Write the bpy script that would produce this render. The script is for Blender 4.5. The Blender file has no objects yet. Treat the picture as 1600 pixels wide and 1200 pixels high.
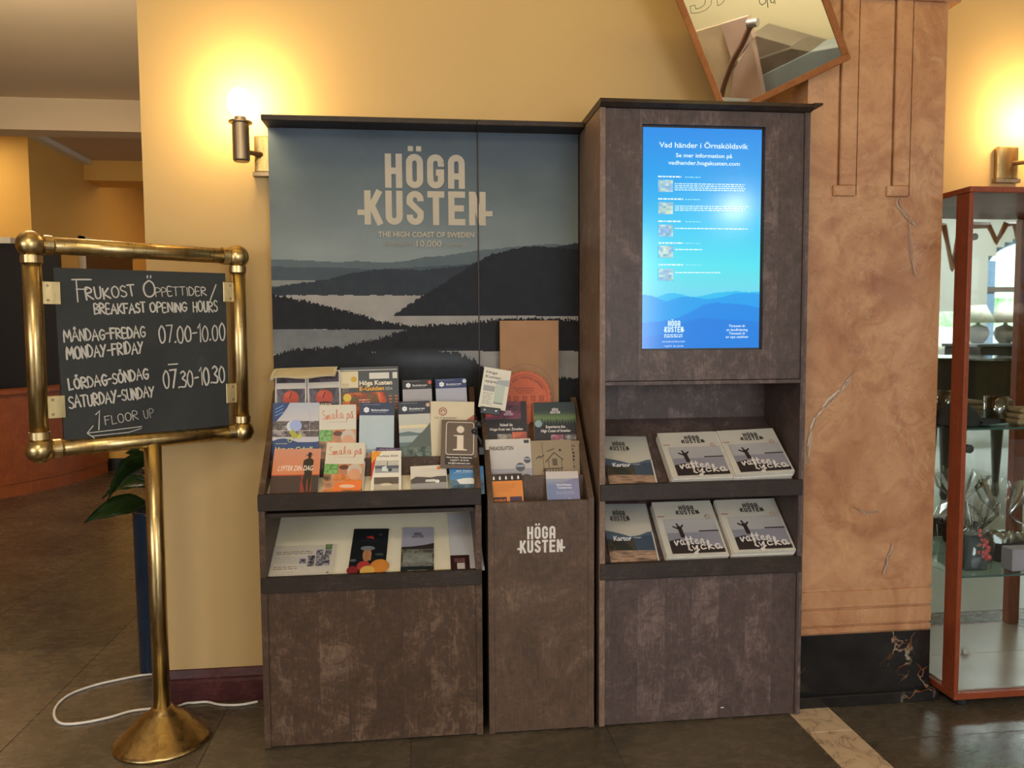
import bpy, bmesh, math, random
import numpy as np
from mathutils import Matrix, Vector
random.seed(7)
rng = np.random.RandomState(11)
scn = bpy.context.scene
COL = scn.collection

# ------------------------------------------------------------------ camera, light, exposure
FPX = 1233.29
YAW, PITCH, ROLL = 0.11518, 0.06637, -0.00614
CAM = Vector((0.4785, -2.3555, 1.2451))
_f = Vector((math.sin(YAW)*math.cos(PITCH), math.cos(YAW)*math.cos(PITCH), -math.sin(PITCH)))
_r = Vector((math.cos(YAW), -math.sin(YAW), 0)); _u = _r.cross(_f)
RT = _r*math.cos(ROLL) + _u*math.sin(ROLL); UP = -_r*math.sin(ROLL) + _u*math.cos(ROLL); FW = _f
cd = bpy.data.cameras.new('camera'); cam = bpy.data.objects.new('camera', cd); COL.objects.link(cam)
cd.sensor_fit = 'HORIZONTAL'; cd.sensor_width = 36.0; cd.lens = 36.0*FPX/1600.0; cd.clip_start = 0.05; cd.clip_end = 100
m = Matrix.Identity(4)
for i in range(3):
    m[i][0] = RT[i]; m[i][1] = UP[i]; m[i][2] = -FW[i]; m[i][3] = CAM[i]
cam.matrix_world = m
scn.camera = cam
vs = scn.view_settings
vs.view_transform = 'Standard'; vs.look = 'None'; vs.gamma = 1.0; vs.use_curve_mapping = False
vs.exposure = 0.0
scn.display_settings.display_device = 'sRGB'
w = bpy.data.worlds.new('world'); scn.world = w; w.use_nodes = True
w.node_tree.nodes['Background'].inputs[0].default_value = (0.75, 0.87, 1.0, 1); w.node_tree.nodes['Background'].inputs[1].default_value = 1.0

def area(name, loc, target, sx, sy, power, col):
    l = bpy.data.lights.new(name, 'AREA'); l.shape = 'RECTANGLE'; l.size = sx; l.size_y = sy; l.energy = power; l.color = col
    o = bpy.data.objects.new(name, l); COL.objects.link(o); o.location = loc
    o.rotation_euler = (Vector(target)-Vector(loc)).to_track_quat('-Z', 'Y').to_euler(); return o
area('window_daylight', (1.95, -5.6, 1.35), (1.2, 0.2, 0.7), 1.7, 1.8, 100, (0.86, 0.93, 1.0))
area('window_daylight', (-3.2, -4.6, 1.4), (0.2, 0.2, 0.6), 2.4, 1.6, 76, (0.92, 0.95, 1.0))
area('overhead_fill', (-1.6, 2.2, 2.95), (-1.6, 2.2, 0), 0.6, 0.6, 32, (1.0, 0.74, 0.46))  # added warm fill over the hall, not a real fitting
area('overhead_fill', (-3.4, 4.55, 2.9), (-3.4, 4.9, 0), 0.5, 0.3, 8, (1.0, 0.78, 0.46))  # added fill that brightens the facing hall wall
area('overhead_fill', (-1.5, 7.0, 2.95), (-1.9, 6.6, 0), 0.6, 0.6, 12, (1.0, 0.72, 0.42))  # added fill for the far end of the hall
area('stair_fill', (-0.3, -2.9, 2.9), (-0.3, -3.9, 1.2), 0.8, 0.4, 60, (1.0, 0.92, 0.76))  # added to brighten the stairs shown in the mirror
area('overhead_fill', (-0.2, -2.6, 2.95), (0, 0, 0), 0.8, 0.8, 24, (1.0, 0.86, 0.66))  # added front fill from behind the camera
area('lounge_fill', (6.6, -4.2, 2.9), (6.6, -4.6, 0), 1.6, 1.2, 110, (0.95, 0.97, 1.0))  # added so the lounge reflected in the case looks lighter
area('hall_ceiling_fill', (-1.5, 0.9, 1.9), (-1.5, 1.5, 3.0), 0.4, 0.4, 36, (1.0, 0.84, 0.64))  # added upward fill that lifts the dark hall ceiling
wall_fill = area('upper_wall_fill', (0.9, -0.55, 2.95), (0.9, 0.40, 2.2), 3.4, 0.12, 3.1, (1.0, 0.68, 0.10)); wall_fill.data.spread = math.radians(100)  # added warm strip washing the upper wall, no cove is built

# ------------------------------------------------------------------ geometry of sight (real planes, real places)
def ray(px, py): return RT*((px-800)/FPX) + UP*((600-py)/FPX) + FW
def at(px, py, X=None, Y=None, Z=None):
    d = ray(px, py)
    t = (Y-CAM.y)/d.y if Y is not None else (Z-CAM.z)/d.z if Z is not None else (X-CAM.x)/d.x
    return CAM + d*t
def loc2(M, px, py, off=0.0):
    """local x,y on the plane z=off of frame M"""
    n = (M.to_3x3() @ Vector((0, 0, 1))).normalized(); O = M @ Vector((0, 0, off)); d = ray(px, py)
    t = (O-CAM).dot(n)/d.dot(n); p = M.inverted() @ (CAM+d*t); return p.x, p.y
def proj(P):
    v = Vector(P)-CAM; z = v.dot(FW); return 800+FPX*v.dot(RT)/z, 600-FPX*v.dot(UP)/z

# ------------------------------------------------------------------ colours, noise
def s2l(c):
    c = np.asarray(c, float)/255.0
    return np.where(c <= 0.04045, c/12.92, ((c+0.055)/1.055)**2.4)
def L(r, g, b): return tuple(float(x) for x in s2l((r, g, b)))
_tab = rng.rand(64, 256, 256)
def vn(x, y, seed=0):
    t = _tab[seed % 64]; xi = np.floor(x).astype(int); yi = np.floor(y).astype(int); fx = x-xi; fy = y-yi
    fx = fx*fx*(3-2*fx); fy = fy*fy*(3-2*fy)
    g = lambda a, b: t[a % 256, b % 256]
    return (g(xi, yi)*(1-fx)+g(xi+1, yi)*fx)*(1-fy) + (g(xi, yi+1)*(1-fx)+g(xi+1, yi+1)*fx)*fy
def fbm(x, y, seed=0, o=4):
    s = 0; a = 1; n = 0
    for i in range(o): s = s + a*vn(x*2**i, y*2**i, seed+i); n += a; a *= .5
    return s/n

# ------------------------------------------------------------------ objects
def finish(o, label=None, cat=None, group=None, kind=None):
    if label: o['label'] = label
    if cat: o['category'] = cat
    if group: o['group'] = group
    if kind: o['kind'] = kind
    return o
def link(name, me, parent=None, mw=None):
    o = bpy.data.objects.new(name, me); COL.objects.link(o)
    if mw is not None: o.matrix_world = mw
    if parent is not None:
        o.parent = parent
        if mw is not None: o.matrix_parent_inverse = parent_world(parent).inverted()
    return o
PW = {}
def parent_world(p): return PW.get(p.name, Matrix.Identity(4))
def empty(name, loc=(0, 0, 0), label=None, cat=None, group=None, M=None, kind=None):
    o = bpy.data.objects.new(name, None); COL.objects.link(o); o.empty_display_size = .05
    M = M if M is not None else Matrix.Translation(Vector(loc)); o.matrix_world = M; PW[o.name] = M.copy()
    return finish(o, label, cat, group, kind)
def mesh(name, bm, mat, parent=None, M=None, smooth=False, world=False):
    """bm in world coords if parent given with world=True, else local to M/parent"""
    me = bpy.data.meshes.new(name); bm.normal_update(); bm.to_mesh(me); bm.free()
    if mat:
        for q in (mat if isinstance(mat, (list, tuple)) else [mat]): me.materials.append(q)
    if smooth:
        for p in me.polygons: p.use_smooth = True
    o = bpy.data.objects.new(name, me); COL.objects.link(o)
    if parent is not None:
        o.parent = parent
        if world: o.matrix_parent_inverse = parent_world(parent).inverted()
        if M is not None: o.matrix_local = M
    elif M is not None:
        o.matrix_world = M; PW[o.name] = M.copy()
    return o
def NB(): return bmesh.new()
def bx(bm, x0, x1, y0, y1, z0, z1, bev=0.0, mi=0):
    v = [bm.verts.new((x, y, z)) for x in (x0, x1) for y in (y0, y1) for z in (z0, z1)]
    fs = [(0, 1, 3, 2), (4, 6, 7, 5), (0, 4, 5, 1), (2, 3, 7, 6), (0, 2, 6, 4), (1, 5, 7, 3)]
    F = [bm.faces.new([v[i] for i in f]) for f in fs]
    for f in F: f.material_index = mi
    if bev > 0:
        es = list({e for f in F for e in f.edges})
        bmesh.ops.bevel(bm, geom=es, offset=bev, segments=1, affect='EDGES')
    return bm
def box(name, mat, x0, x1, y0, y1, z0, z1, parent=None, bev=0.0, M=None):
    return mesh(name, bx(NB(), x0, x1, y0, y1, z0, z1, bev), mat, parent, M, world=parent is not None and M is None)
def prism(bm, pts, axis, a0, a1):
    """closed polygon pts extruded along axis ('x','y','z')"""
    def P(p, a): return {'x': (a, p[0], p[1]), 'y': (p[0], a, p[1]), 'z': (p[0], p[1], a)}[axis]
    A = [bm.verts.new(P(p, a0)) for p in pts]; B = [bm.verts.new(P(p, a1)) for p in pts]
    bm.faces.new(A); bm.faces.new(B[::-1]); n = len(pts)
    for i in range(n): bm.faces.new((A[i], B[i], B[(i+1) % n], A[(i+1) % n]))
    bmesh.ops.recalc_face_normals(bm, faces=bm.faces[:]); return bm
def lathe(bm, prof, c=(0, 0, 0), seg=40, M=None):
    rings = []
    for r, z in prof:
        ring = []
        for i in range(seg):
            a = 2*math.pi*i/seg; p = Vector((c[0]+r*math.cos(a), c[1]+r*math.sin(a), c[2]+z))
            if M is not None: p = M @ p
            ring.append(bm.verts.new(p))
        rings.append(ring)
    for a, b in zip(rings, rings[1:]):
        for i in range(seg): bm.faces.new((a[i], a[(i+1) % seg], b[(i+1) % seg], b[i]))
    bm.faces.new(rings[0][::-1]); bm.faces.new(rings[-1]); return bm
def tube(bm, pts, r, seg=16, caps=True):
    pts = [Vector(p) for p in pts]; rings = []; prev = None
    rr = r if isinstance(r, (list, tuple)) else [r]*len(pts)
    for i, p in enumerate(pts):
        t = (pts[min(i+1, len(pts)-1)]-pts[max(i-1, 0)]).normalized()
        if prev is None:
            a = Vector((0, 0, 1)) if abs(t.z) < .9 else Vector((1, 0, 0)); n = t.cross(a).normalized()
        else: n = (prev-t*prev.dot(t)).normalized()
        prev = n; b = t.cross(n)
        rings.append([bm.verts.new(p+(n*math.cos(2*math.pi*k/seg)+b*math.sin(2*math.pi*k/seg))*rr[i]) for k in range(seg)])
    for a, b in zip(rings, rings[1:]):
        for k in range(seg): bm.faces.new((a[k], a[(k+1) % seg], b[(k+1) % seg], b[k]))
    if caps: bm.faces.new(rings[0][::-1]); bm.faces.new(rings[-1])
    bmesh.ops.recalc_face_normals(bm, faces=bm.faces[:]); return bm
def smooth_path(pts, n=6):
    P = [Vector(p) for p in pts]; out = []
    for i in range(len(P)-1):
        p0, p1, p2, p3 = P[max(i-1, 0)], P[i], P[i+1], P[min(i+2, len(P)-1)]
        for k in range(n):
            t = k/n; out.append(0.5*((2*p1)+(p2-p0)*t+(2*p0-5*p1+4*p2-p3)*t*t+(3*p1-p0-3*p2+p3)*t**3))
    out.append(P[-1]); return out

# ------------------------------------------------------------------ materials
class Mat:
    def __init__(s, name):
        s.m = bpy.data.materials.new(name); s.m.use_nodes = True; s.t = s.m.node_tree; s.n = s.t.nodes; s.b = s.n['Principled BSDF']
    def node(s, typ, **kw):
        x = s.n.new(typ)
        for k, v in kw.items():
            if k.startswith('_'): setattr(x, k[1:], v)
            else: x.inputs[k.replace('__', ' ')].default_value = v
        return x
    def l(s, a, b): s.t.links.new(a, b)
    def coord(s, kind='Object', scale=(1, 1, 1), loc=(0, 0, 0)):
        tc = s.node('ShaderNodeTexCoord'); mp = s.node('ShaderNodeMapping'); mp.inputs['Scale'].default_value = scale; mp.inputs['Location'].default_value = loc
        s.l(tc.outputs[kind], mp.inputs[0]); return mp.outputs[0]
    def geo(s, scale=(1, 1, 1)):
        g = s.node('ShaderNodeNewGeometry'); mp = s.node('ShaderNodeMapping'); mp.inputs['Scale'].default_value = scale
        s.l(g.outputs['Position'], mp.inputs[0]); return mp.outputs[0]
    def noise(s, vec, scale, detail=4, rough=.5, dist=0):
        x = s.node('ShaderNodeTexNoise'); x.inputs['Scale'].default_value = scale; x.inputs['Detail'].default_value = detail
        x.inputs['Roughness'].default_value = rough; x.inputs['Distortion'].default_value = dist; s.l(vec, x.inputs['Vector']); return x.outputs['Fac']
    def ramp(s, fac, stops, interp='LINEAR'):
        x = s.node('ShaderNodeValToRGB'); cr = x.color_ramp; cr.interpolation = interp
        while len(cr.elements) < len(stops): cr.elements.new(.5)
        for e, (p, c) in zip(cr.elements, stops): e.position = p; e.color = tuple(c)+(1,)
        s.l(fac, x.inputs[0]); return x.outputs[0]
    def mix(s, fac, a, b, mode='MIX'):
        x = s.node('ShaderNodeMix', _data_type='RGBA', _blend_type=mode)
        for v, i in ((fac, 0), (a, 6), (b, 7)):
            if isinstance(v, (float, int)): x.inputs[i].default_value = v
            elif isinstance(v, tuple): x.inputs[i].default_value = v+(1,)
            else: s.l(v, x.inputs[i])
        return x.outputs[2]
    def math(s, op, a, b=None):
        x = s.node('ShaderNodeMath', _operation=op)
        for v, i in ((a, 0), (b, 1)):
            if v is None: continue
            if isinstance(v, (float, int)): x.inputs[i].default_value = v
            else: s.l(v, x.inputs[i])
        return x.outputs[0]
    def bump(s, h, strength=.2, dist=.002):
        x = s.node('ShaderNodeBump'); x.inputs['Strength'].default_value = strength; x.inputs['Distance'].default_value = dist
        s.l(h, x.inputs['Height']); s.l(x.outputs[0], s.b.inputs['Normal'])
    def col(s, c):
        if isinstance(c, tuple): s.b.inputs['Base Color'].default_value = c+(1,)
        else: s.l(c, s.b.inputs['Base Color'])
    def set(s, **kw):
        for k, v in kw.items(): s.b.inputs[k.replace('_', ' ')].default_value = v
        return s
def plain(name, c, rough=.6, var=.12, scale=30, **kw):
    M = Mat(name); v = M.coord(); n = M.noise(v, scale, 3)
    M.col(M.ramp(n, [(.3, tuple(x*(1-var) for x in c)), (.7, tuple(min(1, x*(1+var)) for x in c))])); M.set(Roughness=rough, **kw); return M.m
def wood_mat(name, dark, light, stave=.09, axis=0, rough=.42, figure=1.0):
    M = Mat(name); sc = [1, 1, 1]; g = M.geo()
    sep = M.node('ShaderNodeSeparateXYZ'); M.l(g, sep.inputs[0]); X = sep.outputs[axis]
    wob = M.math('ADD', X, M.math('MULTIPLY', M.noise(M.geo((1, 1, .3)), 6, 1), .0))
    fl = M.math('FLOOR', M.math('DIVIDE', wob, stave))
    wn = M.node('ShaderNodeTexWhiteNoise', _noise_dimensions='1D'); M.l(fl, wn.inputs['W']); stv = wn.outputs['Value']
    # each stave shifts the figure along its length
    cmb = M.node('ShaderNodeCombineXYZ'); M.l(M.math('MULTIPLY', stv, .8), cmb.inputs[2]); M.l(M.math('MULTIPLY', stv, 7.0), cmb.inputs[0])
    add = M.node('ShaderNodeVectorMath', _operation='ADD'); M.l(g, add.inputs[0]); M.l(cmb.outputs[0], add.inputs[1]); P = add.outputs[0]
    big = M.noise(P, 5.5, 4, .55, 2.2)
    curl = M.noise(P, 22, 5, .65, 2.8)
    mp = M.node('ShaderNodeMapping'); mp.inputs['Scale'].default_value = (9, 9, .9) if axis != 2 else (.9, 9, 9); M.l(P, mp.inputs[0])
    fine = M.noise(mp.outputs[0], 22, 4, .6)
    f = M.math('ADD', M.math('MULTIPLY', big, .48*figure), M.math('ADD', M.math('MULTIPLY', curl, .45*figure), M.math('ADD', M.math('MULTIPLY', fine, .28), M.math('MULTIPLY', stv, .085))))
    mid = tuple((a+b)/2 for a, b in zip(dark, light)); o = .52*figure+.25
    M.col(M.ramp(f, [(o-.26, tuple(x*.7 for x in dark)), (o-.1, dark), (o+.02, mid), (o+.2, light)]))
    M.set(Roughness=rough); M.b.inputs['Specular IOR Level'].default_value = .22; M.bump(fine, .12, .001); return M.m
def metal(name, c, rough, var=.25, scale=(6, 6, 1.2), sc=9):
    M = Mat(name); v = M.coord('Object', scale); n = M.noise(v, sc, 5, .6, .4)
    M.col(M.ramp(n, [(.3, tuple(x*(1-var) for x in c)), (.7, tuple(min(1, x*(1+var)) for x in c))])); M.set(Metallic=1.0)
    r = M.math('ADD', M.math('MULTIPLY', n, .22), rough-.08); M.l(r, M.b.inputs['Roughness']); return M.m
def glass_mat(name, tint=(.93, .98, .96), refl=1.45, rough=.0, body=0.0):
    """thin pane: transparent mixed with gloss by Schlick's fresnel, the same from both faces"""
    M = Mat(name); M.n.remove(M.b); out = M.n['Material Output']
    tr = M.node('ShaderNodeBsdfTransparent'); tr.inputs[0].default_value = tint+(1,)
    gl = M.node('ShaderNodeBsdfGlossy'); gl.inputs['Roughness'].default_value = rough
    g = M.node('ShaderNodeNewGeometry'); d = M.node('ShaderNodeVectorMath', _operation='DOT_PRODUCT'); M.l(g.outputs['Normal'], d.inputs[0]); M.l(g.outputs['Incoming'], d.inputs[1])
    c = M.math('ABSOLUTE', d.outputs['Value']); f0 = ((refl-1)/(refl+1))**2
    F = M.math('ADD', M.math('MULTIPLY', M.math('POWER', M.math('SUBTRACT', 1.0, c), 5.0), 1-f0), f0+body)
    mx = M.node('ShaderNodeMixShader'); M.l(F, mx.inputs[0]); M.l(tr.outputs[0], mx.inputs[1]); M.l(gl.outputs[0], mx.inputs[2])
    M.l(mx.outputs[0], out.inputs[0]); return M.m
def emit(name, c, s):
    M = Mat(name); M.col((0, 0, 0)); M.b.inputs['Emission Color'].default_value = c+(1,); M.b.inputs['Emission Strength'].default_value = s; return M.m
def print_mat(name, rough, emission=0, mul=1.0):
    M = Mat(name); a = M.node('ShaderNodeVertexColor', _layer_name='Col')
    if emission:
        M.col((.01, .01, .012)); M.l(a.outputs[0], M.b.inputs['Emission Color']); M.b.inputs['Emission Strength'].default_value = emission
    else:
        n = M.noise(M.coord(), 60, 3); M.col(M.mix(1.0, M.mix(.06, a.outputs[0], n, 'MULTIPLY'), (mul, mul, mul), 'MULTIPLY'))
    M.set(Roughness=rough)
    if mul < 1: M.b.inputs['Specular IOR Level'].default_value = .15
    return M.m

WOOD = wood_mat('stained_birch_plywood', L(84, 70, 66), L(132, 113, 106), .088)
WOOD_N = wood_mat('stained_birch_plywood_narrow_stand', L(92, 73, 60), L(138, 112, 92), .5)
WOOD_A = wood_mat('stained_birch_plywood_wide_stand', L(78, 60, 48), L(128, 103, 84), .083, figure=1.1)
WOOD_H = wood_mat('stained_birch_edge', L(50, 41, 36), L(80, 67, 59), .6, axis=2, figure=.7)
WOOD_LIT = wood_mat('stained_birch_lamplit', L(120, 98, 84), L(165, 140, 122), .6, axis=1, figure=.8)  # lighter copy of the birch, wall-light glow painted into the colour
CREAM = plain('cream_laminate', L(222, 212, 186), .45, .02)
PAPER = plain('paper_edges', L(214, 208, 196), .7, .06, 120)
WHITE = plain('white_paint', L(226, 220, 205), .5, .03)
BLACKP = plain('black_plastic', (.012, .012, .013), .4)
BRASS = metal('aged_brass', (.52, .385, .18), .27)
BRASS_L = metal('polished_brass_collar', (.56, .43, .22), .3)
BRONZE = metal('brushed_bronze', (.36, .27, .17), .38, scale=(20, 20, 1))
PRINT = print_mat('printed_paper', .48); MURAL = print_mat('printed_mural', .55, mul=.68); SCREEN = print_mat('lit_screen', .13, 1.0)
CHALKM = print_mat('chalk_marks', .9)
GLASS = glass_mat('clear_glass', (.95, .985, .97), 1.42)
MIRR = Mat('mirror_silver').set(Metallic=1.0, Roughness=.015); MIRR.col((.86, .88, .85)); MIRR = MIRR.m
CHERRY = wood_mat('cherry_veneer', L(136, 66, 40), L(176, 98, 62), .5, rough=.32, figure=.5)
OAK = wood_mat('oak_frame', L(140, 84, 38), L(178, 116, 62), .5, rough=.5, figure=.5)
REDWOOD = wood_mat('reception_veneer', L(150, 78, 36), L(190, 110, 58), .45, rough=.32, figure=.5)

def wall_paint(name, c):
    M = Mat(name); g = M.geo(); n = M.noise(g, 1.3, 3); f = M.noise(g, 90, 3)
    M.col(M.ramp(n, [(.3, tuple(x*.96 for x in c)), (.7, tuple(min(1, x*1.04) for x in c))])); M.set(Roughness=.75); M.bump(f, .08, .001); return M.m
WALLP = wall_paint('cream_yellow_wall_paint', L(186, 156, 105))
HALLP = wall_paint('yellow_hall_paint', L(226, 176, 88))
CEILP = wall_paint('ceiling_paint', L(208, 184, 148))
def marble_orange():
    M = Mat('orange_stucco_marble'); g = M.geo()
    a = M.noise(g, 3.2, 6, .62, 1.1); b = M.noise(g, 11, 6, .7, .8); c = M.noise(g, 1.4, 3, .5)
    base = M.ramp(a, [(.28, L(132, 84, 54)), (.42, L(164, 114, 78)), (.55, L(184, 138, 98)), (.72, L(150, 102, 70))])
    col = M.mix(M.ramp(b, [(.5, (0, 0, 0)), (.70, (.7, .7, .7))]), base, L(138, 80, 48))
    col = M.mix(M.ramp(c, [(.45, (0, 0, 0)), (.7, (.35, .35, .35))]), col, L(216, 170, 130))
    # thin pale veins
    v = M.noise(M.geo((1, 1, .6)), 1.9, 5, .6, 2.5); ab = M.math('ABSOLUTE', M.math('SUBTRACT', v, .62))
    col = M.mix(M.ramp(ab, [(0, (.22, .22, .22)), (.004, (.08, .08, .08)), (.008, (0, 0, 0))]), col, L(205, 190, 170))
    M.col(col); M.l(M.math('ADD', M.math('MULTIPLY', b, .3), .15), M.b.inputs['Roughness']); return M.m
def marble_black():
    M = Mat('black_gold_marble'); g = M.geo((1, 1, 1.1)); n = M.noise(g, 9, 5, .6)
    base = M.ramp(n, [(.3, (.006, .006, .007)), (.8, (.022, .02, .019))])
    vo = M.node('ShaderNodeTexVoronoi', _feature='DISTANCE_TO_EDGE'); vo.inputs['Scale'].default_value = 8.5
    dn = M.node('ShaderNodeTexNoise'); dn.inputs['Scale'].default_value = 7; dn.inputs['Detail'].default_value = 5
    M.l(g, dn.inputs['Vector']); mv = M.mix(.22, g, dn.outputs['Color']); M.l(mv, vo.inputs['Vector'])
    vein = M.ramp(vo.outputs['Distance'], [(0, (1, 1, 1)), (.014, (.6, .6, .6)), (.03, (0, 0, 0))])
    msk = M.ramp(M.noise(g, 5.5, 3, .5), [(.54, (0, 0, 0)), (.62, (1, 1, 1))])
    fac = M.mix(1.0, vein, msk, 'MULTIPLY')
    vc = M.ramp(M.noise(g, 14, 2), [(.42, L(120, 66, 34)), (.55, L(150, 130, 105)), (.7, L(176, 168, 150))])
    M.col(M.mix(fac, base, vc)); M.set(Roughness=.16); return M.m
def slate():
    M = Mat('dark_slate_tile'); g = M.geo(); a = M.noise(g, 2.2, 6, .6, .6); b = M.noise(M.geo((1, 2.2, 1)), 14, 5, .65, .5)
    oi = M.node('ShaderNodeObjectInfo')
    f = M.math('ADD', M.math('MULTIPLY', a, .6), M.math('ADD', M.math('MULTIPLY', b, .3), M.math('MULTIPLY', oi.outputs['Random'], .12)))
    M.col(M.ramp(f, [(.36, L(66, 58, 47)), (.52, L(84, 75, 61)), (.66, L(104, 92, 75))]))
    M.l(M.math('ADD', M.math('MULTIPLY', b, .18), .18), M.b.inputs['Roughness']); M.bump(b, .05, .001); return M.m
def strip_marble():
    M = Mat('beige_marble_strip'); g = M.geo(); a = M.noise(g, 6, 5, .6, 1.5); ab = M.math('ABSOLUTE', M.math('SUBTRACT', a, .5))
    M.col(M.ramp(ab, [(0, L(150, 120, 92)), (.02, L(196, 172, 140)), (.2, L(210, 188, 156))])); M.set(Roughness=.3); return M.m
OMARB = marble_orange(); BMARB = marble_black(); SLATE = slate(); STRIP = strip_marble()
SKIRT = wood_mat('purple_brown_skirting', L(70, 38, 40), L(112, 66, 62), .8, axis=2, rough=.35, figure=.7)

# ------------------------------------------------------------------ flat print builder (vertex coloured layers)
_tc = {}
def text_geo(s, bold=0.0):
    k = (s, bold)
    if k in _tc: return _tc[k]
    cu = bpy.data.curves.new('t', 'FONT'); cu.body = s; cu.size = 1.0; cu.offset = bold; cu.resolution_u = 3
    o = bpy.data.objects.new('t', cu); COL.objects.link(o)
    dg = bpy.context.evaluated_depsgraph_get(); me = bpy.data.meshes.new_from_object(o.evaluated_get(dg))
    V = np.array([v.co[:2] for v in me.vertices]).reshape(-1, 2); F = [tuple(p.vertices) for p in me.polygons]
    bpy.data.objects.remove(o); bpy.data.curves.remove(cu); bpy.data.meshes.remove(me)
    _tc[k] = (V, F); return _tc[k]
class Art:
    def __init__(s, dz=.00012): s.V = []; s.F = []; s.C = []; s.n = 0; s.z = 0; s.dz = dz
    def _add(s, V2, F, C):
        b = s.n; s.z += s.dz
        V2 = np.asarray(V2, float).reshape(-1, 2); s.V.append(np.column_stack([V2, np.full(len(V2), s.z)])); s.n += len(V2)
        s.F += [tuple(i+b for i in f) for f in F]; s.C += list(C)
    def poly(s, pts, c):
        pts = np.asarray(pts, float); a = 0
        for i in range(len(pts)): a += pts[i][0]*pts[(i+1) % len(pts)][1]-pts[(i+1) % len(pts)][0]*pts[i][1]
        if a < 0: pts = pts[::-1]
        s._add(pts, [tuple(range(len(pts)))], [L(*c)])
    def rect(s, x0, y0, x1, y1, c): s.poly([(x0, y0), (x1, y0), (x1, y1), (x0, y1)], c)
    def disc(s, x, y, r, c, n=28, ry=None):
        ry = ry or r; s.poly([(x+r*math.cos(2*math.pi*i/n), y+ry*math.sin(2*math.pi*i/n)) for i in range(n)], c)
    def ring(s, x, y, r, t, c, n=40, ry=None):
        k = (ry or r)/r; s.line([(x+r*math.cos(2*math.pi*i/n), y+k*r*math.sin(2*math.pi*i/n)) for i in range(n+1)], t, c)
    def raster(s, x0, y0, x1, y1, nx, ny, fn):
        X = np.linspace(x0, x1, nx+1); Y = np.linspace(y0, y1, ny+1); gx, gy = np.meshgrid(X, Y)
        cx, cy = np.meshgrid((np.arange(nx)+.5)/nx, (np.arange(ny)+.5)/ny)
        rgb = np.clip(np.asarray(fn(cx.ravel(), cy.ravel())), 0, 255); lin = s2l(rgb)
        idx = lambda i, j: j*(nx+1)+i
        F = [(idx(i, j), idx(i+1, j), idx(i+1, j+1), idx(i, j+1)) for j in range(ny) for i in range(nx)]
        s._add(np.column_stack([gx.ravel(), gy.ravel()]), F, [tuple(c) for c in lin])
    def text(s, t, x, y, h, c, w=None, bold=0.0, align='l', shear=0.0, ang=0.0, vs=1.0):
        V, F = text_geo(t, bold)
        if not len(V): return
        V = V*(h/.73); V[:, 1] *= vs; ww = V[:, 0].max()-V[:, 0].min(); V[:, 0] -= V[:, 0].min()
        if w: V[:, 0] *= w/ww; ww = w
        if align == 'c': V[:, 0] -= ww/2
        if align == 'r': V[:, 0] -= ww
        V[:, 0] += V[:, 1]*shear
        ca, sa = math.cos(ang), math.sin(ang); V = np.column_stack([V[:, 0]*ca-V[:, 1]*sa+x, V[:, 0]*sa+V[:, 1]*ca+y])
        s._add(V, F, [L(*c)]*len(F))
    def line(s, pts, t, c, caps=False):
        P = []
        for p in pts:
            p = np.array(p, float)
            if not P or np.hypot(*(p-P[-1])) > 1e-7: P.append(p)
        if len(P) < 2: return
        h = t/2; closed = len(P) > 3 and np.hypot(*(P[0]-P[-1])) < 1e-7; n = len(P); dirs = [(q-p)/np.hypot(*(q-p)) for p, q in zip(P, P[1:])]
        Lf, Rt = [], []
        for i, p in enumerate(P):
            if closed and i in (0, n-1): d0, d1 = dirs[-1], dirs[0]
            else: d0 = dirs[max(i-1, 0)]; d1 = dirs[min(i, n-2)]
            n0 = np.array([-d0[1], d0[0]]); n1 = np.array([-d1[1], d1[0]]); mv = n0+n1; L2 = np.hypot(*mv)
            mv = n0*h if L2 < .3 else mv/L2*h*min(1/max(L2/2, .01), 1.6)
            Lf.append(p+mv); Rt.append(p-mv)
        V = Rt+Lf; F = [(i, i+1, n+i+1, n+i) for i in range(n-1)]
        if caps:
            for e, d, li, ri in ((P[0], -dirs[0], n, 0), (P[-1], dirs[-1], 2*n-1, n-1)):
                nn = np.array([-d[1], d[0]]); b = len(V)
                V += [e+h*(d*math.sin(k*math.pi/5)-nn*math.cos(k*math.pi/5)) for k in range(6)]; F.append(tuple(range(b, b+6)))
        s._add(V, F, [L(*c)]*len(F))
    def fakelines(s, x, y, w, n, lh, c, ragged=.25, t=None, seed=0):
        """rows of unreadable small print"""
        r = random.Random(seed); t = t or lh*.38
        for i in range(n):
            X = x; end = x+w*(1-ragged*r.random())
            while X < end:
                ww = r.uniform(.4, 2.2)*lh; s.rect(X, y-i*lh, min(X+ww, end), y-i*lh+t, c); s.z -= s.dz; X += ww+lh*.35
        s.z += s.dz
    def build(s, name, mat, parent=None, M=None):
        V = np.concatenate(s.V); me = bpy.data.meshes.new(name); me.from_pydata(V.tolist(), [], s.F); me.materials.append(mat)
        at_ = me.color_attributes.new('Col', 'FLOAT_COLOR', 'CORNER'); n = len(me.loops)
        cnt = np.array([len(f) for f in s.F]); C = np.repeat(np.array(s.C, float), cnt, axis=0)
        buf = np.ones((n, 4), np.float32); buf[:, :3] = C; at_.data.foreach_set('color', buf.ravel())
        me.update(); o = bpy.data.objects.new(name, me); COL.objects.link(o)
        if parent is not None: o.parent = parent
        if M is not None:
            if parent is not None: o.matrix_local = M
            else: o.matrix_world = M
        return o

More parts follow.
